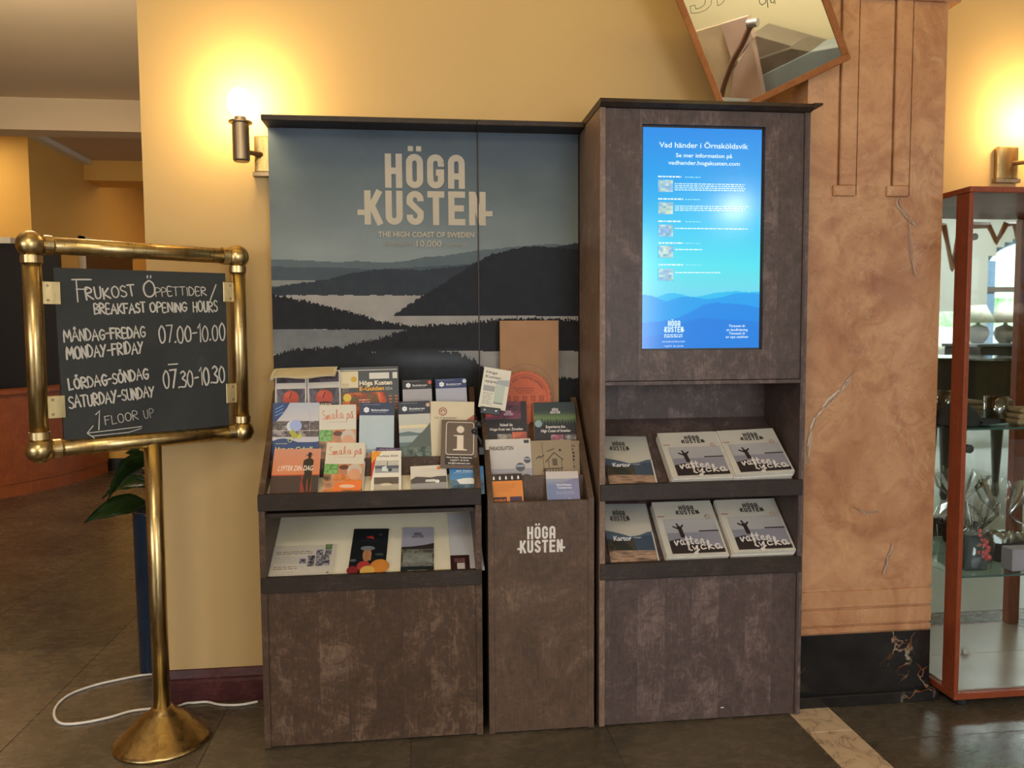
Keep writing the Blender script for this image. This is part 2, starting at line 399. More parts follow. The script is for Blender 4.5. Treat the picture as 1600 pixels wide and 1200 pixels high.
# block capitals of the logo, unit height 1, width .5, stroke .185
T_ = .185
def arc(cx, cy, rx, ry, a0, a1, n=8): return [(cx+rx*math.cos(math.radians(a0+(a1-a0)*i/n)), cy+ry*math.sin(math.radians(a0+(a1-a0)*i/n))) for i in range(n+1)]
h_ = T_/2; W_ = .5; r_ = W_/2-h_
LG = {
 'H': [[(h_, 0), (h_, 1)], [(W_-h_, 0), (W_-h_, 1)], [(h_, .5), (W_-h_, .5)]],
 'O': [arc(W_/2, 1-h_-r_, r_, r_, 0, 180)+arc(W_/2, h_+r_, r_, r_, 180, 360)+[(W_-h_, 1-h_-r_)]],
 'G': [arc(W_/2, 1-h_-r_, r_, r_, 0, 180)+arc(W_/2, h_+r_, r_, r_, 180, 360)+[(W_-h_, .47), (W_*.52, .47)], [(W_-h_, 1-h_-r_), (W_-h_, .64)]],
 'A': [[(h_, 0)]+arc(W_/2, 1-h_-r_, r_, r_, 180, 0)+[(W_-h_, 0)], [(h_, .36), (W_-h_, .36)]],
 'K': [[(h_, 0), (h_, 1)], [(W_-h_*.6, 1), (h_*1.6, .42)], [(h_*2.2, .58), (W_-h_*.4, 0)]],
 'U': [[(h_, 1)]+arc(W_/2, h_+r_, r_, r_, 180, 360)+[(W_-h_, 1)]],
 'S': [[(W_-h_, .70)]+arc(W_/2, 1-h_-r_, r_, r_, 0, 180)+[(h_, .66), (W_-h_, .36)]+arc(W_/2, h_+r_, r_, r_, 0, -180)+[(h_, .30)]],
 'T': [[(0, 1-h_), (W_, 1-h_)], [(W_/2, 1), (W_/2, 0)]],
 'E': [[(h_, 0), (h_, 1)], [(h_, h_), (W_, h_)], [(h_, 1-h_), (W_, 1-h_)], [(h_, .5), (W_*.93, .5)]],
 'N': [[(h_, 0), (h_, 1)], [(W_-h_, 0), (W_-h_, 1)], [(h_*1.1, .97), (W_-h_*1.1, .03)]],
}
def logo(a, x0, x1, y0, y1, c):
    """KUSTEN letters span x0..x1, whole logo rows between y0 (base) and y1 (top of row one letters)"""
    H = (y1-y0)/2.08; sx = (x1-x0)/(6*.5+5*.115); sy = H
    def word(wd, X, Y, s_x):
        for ch in wd:
            for st in LG['O' if ch == 'Ö' else ch]:
                a.line([(X+p[0]*s_x, Y+p[1]*sy) for p in st], T_*s_x*1.0, c); a.z -= a.dz*.7
            if ch == 'Ö':
                for k in (.06, .30): a.rect(X+k*s_x, Y+1.08*sy, X+(k+.15)*s_x, Y+1.23*sy, c); a.z -= a.dz
            X += .615*s_x
        return X
    word('KUSTEN', x0, y0, sx)
    word('HÖGA', (x0+x1)/2-sx*(4*.5+3*.115)/2, y0+1.08*H, sx)
    a.rect(x0-.2*sx, y0+.27*sy, x0+.02*sx, y0+.43*sy, c); a.rect(x1-.05*sx, y0+.27*sy, x1+.2*sx, y0+.43*sy, c)
    a.z += a.dz

# hand lettering, unit cell 0..1
HW = {
 'A': [[(0, 0), (.35, 1), (.7, 0)], [(.12, .38), (.6, .4)]], 'B': [[(.05, 0), (.05, 1), (.45, .95), (.5, .7), (.1, .52), (.55, .4), (.55, .1), (.05, 0)]],
 'D': [[(.05, 0), (.05, 1), (.4, .9), (.62, .5), (.4, .08), (.05, 0)]], 'E': [[(.5, 1), (.05, 1), (.05, 0), (.5, .02)], [(.05, .5), (.42, .5)]],
 'F': [[(.05, 0), (.05, 1), (.55, 1)], [(.05, .55), (.45, .55)]], 'G': [[(.6, .85), (.35, 1), (.08, .7), (.08, .3), (.35, 0), (.6, .2), (.6, .45), (.35, .45)]],
 'H': [[(.05, 0), (.05, 1)], [(.55, 0), (.55, 1)], [(.05, .5), (.55, .5)]], 'I': [[(.1, 0), (.1, 1)]], 'K': [[(.05, 0), (.05, 1)], [(.55, 1), (.08, .45), (.6, 0)]],
 'L': [[(.05, 1), (.05, 0), (.5, .03)]], 'M': [[(.0, 0), (.1, 1), (.4, .35), (.7, 1), (.8, 0)]], 'N': [[(.05, 0), (.05, 1), (.55, 0), (.55, 1)]],
 'O': [[(.35, 1), (.1, .8), (.05, .45), (.15, .1), (.38, 0), (.6, .2), (.65, .55), (.55, .85), (.35, 1)]], 'P': [[(.05, 0), (.05, 1), (.5, .92), (.5, .6), (.05, .48)]],
 'R': [[(.05, 0), (.05, 1), (.5, .9), (.48, .6), (.08, .5), (.6, 0)]], 'S': [[(.5, .88), (.25, 1), (.05, .8), (.15, .58), (.45, .42), (.5, .15), (.25, 0), (.0, .12)]],
 'T': [[(0, 1), (.6, 1)], [(.3, 1), (.3, 0)]], 'U': [[(.05, 1), (.08, .2), (.3, 0), (.52, .2), (.55, 1)]], 'Y': [[(.0, 1), (.28, .5)], [(.58, 1), (.28, .5), (.1, 0)]],
 '0': [[(.3, 1), (.08, .75), (.03, .4), (.15, .08), (.32, 0), (.5, .15), (.57, .5), (.5, .85), (.3, 1)]], '1': [[(.0, .78), (.2, 1), (.2, 0)]],
 '3': [[(.05, .9), (.3, 1), (.5, .8), (.2, .55), (.5, .35), (.4, .05), (.0, .05)]], '7': [[(.0, 1), (.55, 1), (.2, 0)]],
 '-': [[(.05, .48), (.4, .5)]], '.': [[(.05, .02), (.1, .06)]], ' ': [],
 'Å': [[(0, 0), (.35, 1), (.7, 0)], [(.12, .38), (.6, .4)], [(.35, 1.1), (.43, 1.2), (.35, 1.3), (.27, 1.2), (.35, 1.1)]],
 'Ö': [[(.35, 1), (.1, .8), (.05, .45), (.15, .1), (.38, 0), (.6, .2), (.65, .55), (.55, .85), (.35, 1)], [(.3, 1.18), (.3, 1.3)], [(.42, 1.18), (.42, 1.3)]],
 'a': [[(.45, .5), (.2, .55), (.05, .3), (.15, .03), (.35, .12), (.45, .5), (.45, .05), (.6, .08)]], 'å': [[(.45, .5), (.2, .55), (.05, .3), (.15, .03), (.35, .12), (.45, .5), (.45, .05), (.6, .08)], [(.25, .75), (.32, .82), (.39, .75), (.32, .68), (.25, .75)]],
 'c': [[(.45, .42), (.25, .55), (.05, .3), (.15, .02), (.5, .12)]], 'e': [[(.05, .25), (.4, .35), (.3, .55), (.08, .4), (.08, .1), (.25, .0), (.5, .12)]],
 'k': [[(.05, 0), (.15, 1.0), (.25, .9), (.08, .3)], [(.4, .5), (.1, .25), (.5, .02)]], 'l': [[(.0, .1), (.2, .95), (.1, 1.0), (.08, .1), (.25, .02)]],
 'm': [[(.0, 0), (.08, .5), (.08, 0), (.25, .5), (.35, .4), (.33, 0), (.5, .5), (.6, .4), (.6, .02), (.7, .05)]], 'n': [[(.0, 0), (.08, .5), (.08, 0), (.3, .5), (.42, .4), (.4, .02), (.55, .06)]],
 'p': [[(.1, .5), (.0, -.45)], [(.07, .35), (.25, .55), (.42, .4), (.38, .08), (.15, .0), (.06, .12)]], 't': [[(.2, .95), (.1, .1), (.3, .02)], [(-.05, .6), (.4, .66)]],
 'v': [[(.0, .5), (.15, .0), (.4, .5), (.5, .42)]], 'y': [[(.0, .5), (.12, .08), (.38, .5)], [(.42, .5), (.2, -.4), (.0, -.35), (.5, .05)]],
}
def hand(a, s, p0, p1, h, c, t, seed=0, jit=.04, grow=0.0):
    """handwritten s along baseline p0->p1, glyph height h"""
    r = random.Random(seed); wid = []
    for ch in s:
        pts = [p for st in HW[ch] for p in st]; wid.append((max(p[0] for p in pts) if pts else .35)+.16)
    tot = sum(wid)-.16; p0 = np.array(p0); p1 = np.array(p1); d = (p1-p0); u = d/np.hypot(*d); n = np.array([-u[1], u[0]]); k = np.hypot(*d)/tot; X = 0
    for ch, wd in zip(s, wid):
        dy = r.uniform(-jit, jit)*h; hh = h*(1+r.uniform(-jit, jit)*1.5)
        for st in HW[ch]:
            P = [(q[0]+r.uniform(-1, 1)*.02, q[1]+r.uniform(-1, 1)*.015) for q in st]
            if len(P) > 3:
                P = [tuple(v[:2]) for v in smooth_path([(q[0], q[1], 0) for q in P], 3)]
            a.line([tuple(p0+u*(X+q[0])*k+n*(q[1]*hh+dy)) for q in P], t*r.uniform(.8, 1.15), c, caps=True); a.z -= a.dz*.8
        X += wd
    a.z += a.dz

# ================================================================== SETTING
def S(o): o['kind'] = 'structure'; return o
CZ = 3.0; WY = .355
S(box('floor', SLATE, -7, 9.5, -6.4, 9.4, -.12, -.003))
fl = bpy.data.objects['floor']
tile_me = {}
def tile(x0, x1, y0, y1):
    k = (round(x1-x0, 3), round(y1-y0, 3))
    if k not in tile_me:
        bm = bx(NB(), 0, k[0], 0, k[1], -.005, 0); me = bpy.data.meshes.new('floor_tile')
        bmesh.ops.bevel(bm, geom=[e for e in bm.edges if all(v.co.z > -.001 for v in e.verts)], offset=.0007, segments=1, affect='EDGES')
        bm.to_mesh(me); bm.free(); me.materials.append(SLATE); tile_me[k] = me
    o = bpy.data.objects.new('floor_tile', tile_me[k]); COL.objects.link(o); o.location = (x0, y0, 0); o.parent = fl
TS = .61; g = .001
for i in range(8):
    for j in range(16):
        x1 = 1.654-i*TS; y0 = -1.55+j*TS; tile(x1-TS+g, x1-g, y0+g, y0+TS-g)
for i in range(3):
    for j in range(3):
        x0 = 1.803+i*TS; y0 = -1.40+j*TS; tile(x0+g, x0+TS-g, y0+g, y0+TS-g)
for j in range(3):
    box('marble_strip', STRIP, 1.655, 1.801, -1.55+j*.72, -1.55+(j+1)*.72-.002, -.005, .0005, parent=fl, bev=.001)
SHEENF = plain('painted_floor_sheen', L(176, 182, 182), .22, .05, 3)
S(box('floor_sheen', SHEENF, 2.62, 9.4, -6.0, -.30, -.006, .0012))  # added pale slab, its colour stands for window sheen on the floor
S(box('ceiling', CEILP, -7, 9.5, -6.4, 9.4, CZ, CZ+.1))
bm = NB(); bx(bm, -.405, 9.5, WY, WY+.12, 0, CZ); S(mesh('wall_north', bm, WALLP))
# far (south) wall with its windows, seen only in the mirrored case back
YM = .250; YS = -6.0
def vc(px, py, Yr, off=0): p = at(px, py, Y=2*YM-Yr); return Vector((p.x, Yr+off, p.z))
S(box('wall_east', WALLP, 9.4, 9.5, -6.4, .355, 0, CZ))
S(box('wall_west', HALLP, -7, -6.9, -6.4, 9.4, 0, CZ))
# arched window opening
A0 = vc(1541, 500, YS).x; A1 = A0+1.45; zs = vc(1541, 560, YS).z; zt = vc(1541, 420, YS).z; ztop = zt+.42
pts = [(A0, zs), (A1, zs), (A1, zt)]+[((A0+A1)/2+math.cos(t)*(A1-A0)/2, zt+math.sin(t)*(ztop-zt)) for t in [math.pi*k/16 for k in range(1, 16)]]+[(A0, zt)]
B0 = vc(1440, 500, YS).x; B1 = vc(1528, 500, YS).x; bz0 = vc(1500, 545, YS).z; bz1 = vc(1500, 486, YS).z
def wall_with_holes(name, mat, x0, x1, z0, z1, ya, yb, cuts):
    """columns of wall around polygon-free rectangles and one arch"""
    bm = NB(); xs = x0
    for (a, b, segs) in cuts:
        bx(bm, xs, a, ya, yb, z0, z1)
        for (s0, s1, q) in segs:   # (xa, xb, [(zlo, zhi)...])
            for lo, hi in q: bx(bm, s0, s1, ya, yb, lo, hi)
        xs = b
    bx(bm, xs, x1, ya, yb, z0, z1); return mesh(name, bm, mat)
n = 14; segs = []
for k in range(n):
    xa = A0+(A1-A0)*k/n; xb = A0+(A1-A0)*(k+1)/n; xm = (xa+xb)/2; u = (xm-(A0+A1)/2)/((A1-A0)/2)
    segs.append((xa, xb, [(0, zs), (zt+math.sqrt(max(0, 1-u*u))*(ztop-zt), CZ)]))
GREYW = wall_paint('pale_grey_wall', L(205, 204, 196))
S(wall_with_holes('wall_south', GREYW, -7, 9.5, 0, CZ, YS-.25, YS, [(B0, B1, [(B0, B1, [(0, bz0), (bz1, CZ)])]), (A0, A1, segs)]))
SKYE = Mat('outdoor_view'); g_ = SKYE.geo(); n_ = SKYE.noise(g_, 3.2, 5, .7)
sp = SKYE.node('ShaderNodeSeparateXYZ'); SKYE.l(g_, sp.inputs[0])
gr = SKYE.ramp(n_, [(.35, L(90, 150, 80)), (.6, L(215, 245, 205))])
zz = SKYE.ramp(SKYE.math('MULTIPLY', sp.outputs[2], .4), [(.0, (1, 1, 1)), (.505, (1, 1, 1)), (.51, (0, 0, 0)), (.66, (0, 0, 0)), (.68, (1, 1, 1))])
SKYE.col((0, 0, 0)); SKYE.l(SKYE.mix(zz, gr, (1.0, 1.0, 1.0)), SKYE.b.inputs['Emission Color']); SKYE.b.inputs['Emission Strength'].default_value = 3.2
S(box('backdrop_outdoors', SKYE.m, 0, 12, YS-1.3, YS-1.25, -.5, 4))
BLUEF = plain('pale_blue_window_frame', L(150, 190, 235), .5)
win = S(empty('window_1', (A0, YS, zs)))
bm = NB(); bx(bm, A0, A0+.14, YS-.25, YS-.05, zs, zt+.1); bx(bm, A1-.14, A1, YS-.25, YS-.05, zs, zt+.1); mesh('window_jamb', bm, BLUEF, win, world=True)
bm = NB(); tube(bm, [((A0+A1)/2+math.cos(t)*(A1-A0)/2*.96, YS-.15, zt+math.sin(t)*(ztop-zt)*.96) for t in [math.pi*k/16 for k in range(17)]], .06, 8); mesh('window_arch', bm, BLUEF, win, world=True)
box('window_crossbar', plain('grey_brown_bar', L(120, 105, 100), .5), A0, A1, YS-.12, YS-.02, vc(1541, 456, YS).z, vc(1541, 448, YS).z, parent=win)
box('pane', GLASS, A0+.02, A1-.02, YS-.2, YS-.196, zs, zt+.3, parent=win)
win2 = S(empty('window_2', (B0, YS, bz0))); box('pane', GLASS, B0, B1, YS-.2, YS-.196, bz0, bz1, parent=win2); box('window_crossbar', WHITE, B0, B1, YS-.16, YS-.1, bz0, bz0+.03, parent=win2)

# skirting of the main wall
bm = NB(); prism(bm, [(WY, 0), (WY-.018, 0), (WY-.018, .07), (WY-.011, .078), (WY-.013, .085), (WY-.005, .11), (WY, .112)], 'x', -.405, -.004)
S(mesh('baseboard_north', bm, SKIRT))
bm = NB(); bx(bm, -.412, -.405, WY, WY+.12, 0, .11); S(mesh('baseboard_return', bm, SKIRT))

# hall at the left, beyond the wall end
S(box('trim_1', CEILP, -7, 1.0, 4.0, 4.22, 2.765, 3.0))                       # ceiling beam
S(box('wall_hall_left', HALLP, -6.9, -2.88, 5.05, 9.4, 0, CZ))
xd0, xd1 = 6.0, 7.45
S(box('wall_hall_end', HALLP, -2.88, 2.0, 8.0, 8.1, 0, CZ))
S(box('trim_2', HALLP, -2.88, 2.0, 6.2, 6.6, 2.80, 3.0))                      # dropped bulkhead
S(box('trim_3', WHITE, -2.88, -2.80, 5.05, 6.2, 2.955, 3.0))
d3 = S(empty('door_1', (-2.88, 6.0, 0)))
DK = plain('dark_brown_door', L(70, 42, 20), .5)
box('door_leaf', DK, -2.88, -2.868, xd0+.09, xd1, 0, 2.13, parent=d3)
bm = NB(); bx(bm, -2.88, -2.85, xd0, xd0+.09, 0, 2.22); bx(bm, -2.88, -2.85, xd0, xd1+.09, 2.13, 2.22); mesh('door_frame', bm, WHITE, d3, world=True)
# dark recess with white head trim above the desk
p0 = at(-60, 380, Y=4.75); p1 = at(88, 380, Y=4.75); zb = at(40, 612, Y=4.75).z
dk = finish(empty('dark_backboard', (p0.x, 4.75, 0)), 'black panel wall standing behind the curved reception desk', 'panel')
box('panel', plain('black_panel', (.008, .007, .007), .6), p0.x, p1.x, 4.75, 4.83, 0, p0.z, parent=dk)
box('top_rail', WHITE, p0.x, at(17, 372, Y=4.74).x, 4.73, 4.84, p0.z, at(10, 371, Y=4.75).z, parent=dk)
# curved reception desk
cp = [at(-120, 790, Z=0), at(-60, 787, Z=0), at(0, 780, Z=0), at(80, 764, Z=0), at(130, 751, Z=0), at(169, 738, Z=0)]
cp = smooth_path([Vector((p.x, p.y, 0)) for p in cp], 4)
desk = finish(empty('reception_desk', cp[8]), 'curved reddish-brown wooden reception desk behind the brass sign', 'desk')
def ribbon(name, path, z0, z1, th, mat, par, out=0.0):
    bm = NB(); rows = []
    for i, p in enumerate(path):
        t = (path[min(i+1, len(path)-1)]-path[max(i-1, 0)]).normalized(); nn = Vector((t.y, -t.x, 0))
        a = p+nn*out; b = p-nn*th
        rows.append([bm.verts.new((a.x, a.y, z0)), bm.verts.new((a.x, a.y, z1)), bm.verts.new((b.x, b.y, z1)), bm.verts.new((b.x, b.y, z0))])
    for r0, r1 in zip(rows, rows[1:]):
        for k in range(4): bm.faces.new((r0[k], r1[k], r1[(k+1) % 4], r0[(k+1) % 4]))
    bm.faces.new(rows[0]); bm.faces.new(rows[-1][::-1]); bmesh.ops.recalc_face_normals(bm, faces=bm.faces[:])
    return mesh(name, bm, mat, par, world=True)
ribbon('desk_front', cp, .0, .79, .08, REDWOOD, desk)
ribbon('desk_top', cp, .79, .82, .2, REDWOOD, desk, .025)
ribbon('base_rail', cp, .10, .125, .01, REDWOOD, desk, .006)
# low yellow partition past the desk
q0 = at(168, 735, Z=0); q1 = at(224, 733, Z=0)
S(box('wall_hall_low', HALLP, q0.x, q1.x, q0.y, q0.y+.15, 0, 1.3)); S(box('baseboard_hall', BLACKP, q0.x, q1.x, q0.y-.012, q0.y, 0, .11))

# ================================================================== PILASTER
px0, px1, pY = 1.702, 2.168, .062
pil = finish(empty('pilaster', (1.93, .2, 0)), 'orange-brown veined marble pilaster with fluting and black marble foot', 'pilaster')
bm = NB(); bx(bm, px0, px1, pY+.006, WY-.001, .395, 2.29); mesh('shaft', bm, OMARB, pil, world=True)
fz = at(1320, 305, Y=pY).z
# proud face boards leave recessed flutes between them
for (a, b) in ((1312, 1338), (1396, 1421)):
    xa = at(a, 200, Y=pY).x; xb = at(b, 200, Y=pY).x
    bm = NB(); bx(bm, xa, xb, pY-.008, pY+.004, fz+.03, 2.29, .003); mesh('rib', bm, OMARB, pil, world=True)
    bm = NB(); bx(bm, xa-.022, xb-.002, pY-.011, pY+.004, fz-.004, fz+.03, .003); mesh('rib_foot', bm, OMARB, pil, world=True)
fx = [at(v, 200, Y=pY).x for v in (1312-3.5, 1338+2, 1396-3.5, 1421+2)]
bm = NB(); zt9 = 2.29
prism(bm, [(px0, .395), (px1, .395), (px1, zt9), (fx[3], zt9), (fx[3], fz), (fx[2], fz), (fx[2], zt9), (fx[1], zt9), (fx[1], fz), (fx[0], fz), (fx[0], zt9), (px0, zt9)], 'y', pY-.002, pY+.007)
mesh('face_panel', bm, OMARB, pil, world=True)
zg = [at(1350, y, Y=pY).z for y in (988, 976, 949, 920)]
for a, b in zip(zg, zg[1:]):
    bm = NB(); bx(bm, px0-.001, px1+.001, pY-.007, WY-.001, a+.003, b-.003, .003); mesh('base_course', bm, OMARB, pil, world=True)
bm = NB(); bx(bm, px0+.002, px1-.002, pY+.002, WY, zg[0]-.01, .40); mesh('core', bm, OMARB, pil, world=True)
bm = NB(); bx(bm, px0, px1, pY-.004, WY, .036, zg[0]-.002); mesh('marble_foot', bm, BMARB, pil, world=True)
bm = NB(); bx(bm, px0-.01, px1+.022, .035, WY, .0, .037, .003); mesh('plinth', bm, BMARB, pil, world=True)
bm = NB(); zc = 2.283
prism(bm, [(WY, zc), (pY-.012, zc), (pY-.02, zc+.008), (pY-.02, zc+.02), (pY-.034, zc+.03), (pY-.034, zc+.14), (WY, zc+.14)], 'x', px0-.03, px1+.035)
mesh('cornice', bm, OMARB, pil, world=True)

a = Art(.0001); r0 = random.Random(4); Mp = Matrix.Translation((0, pY-.0024, 0)) @ Matrix.Rotation(math.pi/2, 4, 'X')
for vein, wmax in (([(1338, 578), (1327, 592), (1314, 610), (1296, 626), (1281, 643), (1270, 662), (1264, 690), (1262, 722)], .013), ([(1408, 300), (1402, 318), (1414, 335), (1428, 352)], .004), ([(1330, 790), (1352, 800), (1372, 798)], .004), ([(1395, 850), (1388, 872), (1380, 895)], .006), ([(1418, 345), (1424, 400), (1430, 430)], .003)):
    for q in range(8):
        P_ = [loc2(Mp, x+r0.uniform(-3, 3), y+r0.uniform(-3, 3)) for x, y in vein]; P_ = [tuple(v[:2]) for v in smooth_path([(p[0], p[1], 0) for p in P_], 5)]
        k0 = r0.randint(0, len(P_)//3); P_ = [(x+r0.uniform(-.002, .002), y+r0.uniform(-.002, .002)) for x, y in P_[k0:k0+r0.randint(12, 40)]]
        a.line(P_, wmax*r0.uniform(.12, .55), [(176, 150, 128), (150, 118, 92), (188, 172, 156), (126, 88, 64), (160, 134, 110), (168, 146, 124), (196, 184, 170), (140, 106, 80)][q])
o = a.build('marble_vein', PRINT); o.matrix_world = Mp; o.parent = pil; o.matrix_parent_inverse = PW[pil.name].inverted()
# ================================================================== STANDS
def side_profile(zl, zb_, yb=.30): return [(0, .004), (0, zl), (yb, zb_), (yb, 1.905), (.352, 1.905), (.352, .004)]
TH = .018
def header(par, x0, x1, nm='header_board'):
    bm = NB(); bx(bm, x0, x1, .212, .354, 1.905, 1.922, .0015); mesh(nm, bm, WOOD_H, par, world=True)
# ---- wide stand (left)
A = finish(empty('brochure_stand', (.33, .17, 0)), 'wide dark wooden brochure stand with stepped racks, leftmost of the three units', 'brochure stand')
AX0, AX1 = 0.0, .655
for x0, x1 in ((AX0, AX0+TH), (AX1-TH, AX1)):
    bm = NB(); prism(bm, [(0, .004), (0, .772), (.285, 1.06), (.352, 1.06), (.352, .004)], 'x', x0, x1); mesh('side_panel', bm, WOOD_A, A, world=True)
ix0, ix1 = AX0+TH, AX1-TH
box('front_panel', WOOD_A, ix0, ix1, .006, .022, .006, .477, parent=A)
box('front_lip', WOOD_H, AX0+.003, AX1-.002, -.006, .012, .478, .524, parent=A, bev=.0015)
box('front_lip', WOOD_H, AX0-.001, AX1+.0, -.006, .012, .724, .773, parent=A, bev=.0015)
def slab(name, mat, par, x0, x1, y0, z0, y1, z1, t=.01):
    bm = NB(); d = Vector((y1-y0, z1-z0)).normalized(); n = Vector((d.y, -d.x))*t
    prism(bm, [(y0, z0), (y1, z1), (y1+n.x, z1+n.y), (y0+n.x, z0+n.y)], 'x', x0, x1); return mesh(name, bm, mat, par, world=True)
slab('sloping_shelf', CREAM, A, ix0, ix1, .013, .510, .30, .660)
slab('rack_floor', CREAM, A, ix0, ix1, .013, .748, .104, .800)
box('shelf_back', CREAM, ix0, ix1, .30, .306, .50, .76, parent=A)
box('rack_underside', WOOD_H, ix0, ix1, .014, .30, .700, .712, parent=A)
box('riser', WOOD_A, ix0, ix1, .104, .114, .795, .856, parent=A)
box('rack_floor', WOOD_H, ix0, ix1, .114, .196, .815, .823, parent=A)
box('riser', WOOD_A, ix0, ix1, .196, .206, .815, .968, parent=A)
box('rack_floor', WOOD_H, ix0, ix1, .206, .29, .925, .933, parent=A)
box('header_back', WOOD_A, AX0+.004, .672, .305, .352, .93, 1.905, parent=A)
header(A, -.004, .667)
# ---- narrow stand
B = finish(empty('narrow_brochure_stand', (.84, .17, 0)), 'narrow wooden brochure stand with white logo on its front, middle of three units', 'brochure stand')
BX0, BX1 = .675, 1.003
for x0, x1 in ((BX0, BX0+TH), (BX1-TH, BX1)):
    bm = NB(); prism(bm, [(0, .004), (0, .732), (.285, 1.02), (.352, 1.02), (.352, .004)], 'x', x0, x1); mesh('side_panel', bm, WOOD_N, B, world=True)
bx0, bx1 = BX0+TH, BX1-TH
box('front_panel', WOOD_N, bx0, bx1, .001, .017, .006, .727, parent=B, bev=.001)
box('rack_floor', WOOD_H, bx0, bx1, .017, .075, .690, .698, parent=B)
box('riser', WOOD_N, bx0, bx1, .072, .082, .690, .792, parent=B)
box('rack_floor', WOOD_H, bx0, bx1, .082, .165, .750, .758, parent=B)
box('riser', WOOD_N, bx0, bx1, .165, .175, .750, .89, parent=B)
box('rack_floor', WOOD_H, bx0, bx1, .175, .285, .855, .863, parent=B)
box('header_back', WOOD_N, .674, 1.016, .305, .352, .86, 1.905, parent=B)
header(B, .668, 1.016)
a = Art(); Mb = Matrix.Translation((0, 0, 0)) @ Matrix.Rotation(math.pi/2, 4, 'X')
logo(a, .772, .905, .568, .650, (214, 206, 196))
o = a.build('logo_lettering', PRINT); o.matrix_world = Matrix.Translation((0, .0005, 0)) @ Mb; o.parent = B; o.matrix_parent_inverse = PW[B.name].inverted()

# ---- mural print on both backs
Z2 = lambda pts: ([p[0] for p in pts], [p[1] for p in pts])
def jag(x, amp, fr, seed): return (vn(x*fr, x*0+.5, seed)-.5)*amp + (vn(x*fr*2.7, x*0+3.5, seed+1)-.5)*amp*.8
def mural_color(X, Zc):
    P = np.column_stack([X, np.full_like(X, .303), Zc])-np.array(CAM); z = P@np.array(FW)
    px = 800+FPX*(P@np.array(RT))/z; py = 600-FPX*(P@np.array(UP))/z
    x = (px-400)*2.728; y = (py-160)*2.728
    C = np.zeros((len(X), 3)); t = np.clip(y/640, 0, 1)[:, None]
    top = np.array([84., 98, 112]); hor = np.array([148., 160, 162]); C[:] = top+(hor-top)*t**1.3  # print sky, its top darkened further for the header's shade
    C += ((fbm(x*.004, y*.008, 3)-.5)*22)[:, None]
    def lay(mask, col, var=6, sc=.03, seed=9):
        n = (fbm(x*sc, y*sc, seed)-.5)[:, None]*2*var; C[mask] = (np.array(col, float)+n)[mask]
    r = lambda pts: np.interp(x, *Z2(pts))
    R1 = r([(60, 668), (200, 672), (350, 682), (420, 675), (560, 684), (640, 676), (720, 658), (800, 655), (940, 632), (1100, 615), (1230, 603), (1365, 610)])
    lay(y > R1+jag(x, 4, .08, 4), (104, 118, 126), 4)
    lay(y > r([(60, 700), (350, 704), (500, 712), (900, 690), (1365, 690)]), (84, 96, 106), 4)
    lay((y > 757) & (y < 785) & (x < 260), (150, 152, 150), 6)
    lay(y > r([(60, 790), (150, 775), (300, 755), (400, 728), (500, 714), (600, 710), (700, 715), (800, 705), (900, 695), (940, 680), (1365, 600)])+jag(x, 7, .12, 6), (58, 66, 76), 5)
    lay(y > 822+jag(x, 3, .05, 8), (176, 172, 168), 12, .015, 14)
    lay((y > r([(60, 1500), (588, 1500), (590, 905), (640, 868), (700, 830), (800, 770), (900, 706), (940, 680), (1000, 650), (1100, 622), (1200, 612), (1365, 625)])+jag(x, 9, .15, 10)) & (y < 910), (42, 44, 52), 5)
    lay((y > r([(60, 820), (150, 836), (250, 855), (350, 880), (450, 905), (520, 932), (600, 942), (640, 950), (760, 965), (770, 1500), (1365, 1500)])+jag(x, 16, .2, 12)) & (y < 968), (38, 39, 44), 6)
    lay((y > 968+jag(x, 4, .05, 20)) & (y < 1075) & (x < 700), (126, 130, 132), 14, .02, 17)
    lay((y > r([(60, 1500), (370, 1500), (380, 1037), (450, 1022), (550, 1000), (650, 962), (720, 950), (850, 945), (900, 936), (1000, 930), (1100, 918), (1365, 925)])+jag(x, 18, .22, 14)) & (y < 1064), (40, 40, 45), 6)
    lay((y > 1060) & (x > 640), (172, 168, 164), 10, .02, 19)
    lay((y > r([(60, 1085), (150, 1055), (250, 1046), (350, 1040), (420, 1045), (500, 1060), (700, 1052), (860, 1064), (930, 1100), (1010, 1160), (1365, 1175)])+jag(x, 20, .2, 16)), (40, 42, 47), 8, .03, 23)
    mist = np.exp(-((y-1095)/38.)**2)*np.clip((x-450)/250, 0, 1)*np.clip((1010-x)/150, 0, 1)*(y > 1050)
    C[:] = C+(np.array([112., 120, 130])-C)*(mist*.55)[:, None]
    return C
def mural(par, x0, x1, z0, z1):
    a = Art(.0004); nx = int((x1-x0)/.0028); ny = int((z1-z0)/.0028)
    a.raster(x0, z0, x1, z1, nx, ny, lambda u, v: mural_color(x0+u*(x1-x0), z0+v*(z1-z0)))
    if x0 < .3:
        lx = lambda p: at(p, 320, Y=.303).x; lz = lambda p: at(660, p, Y=.303).z
        a2 = a
    return a
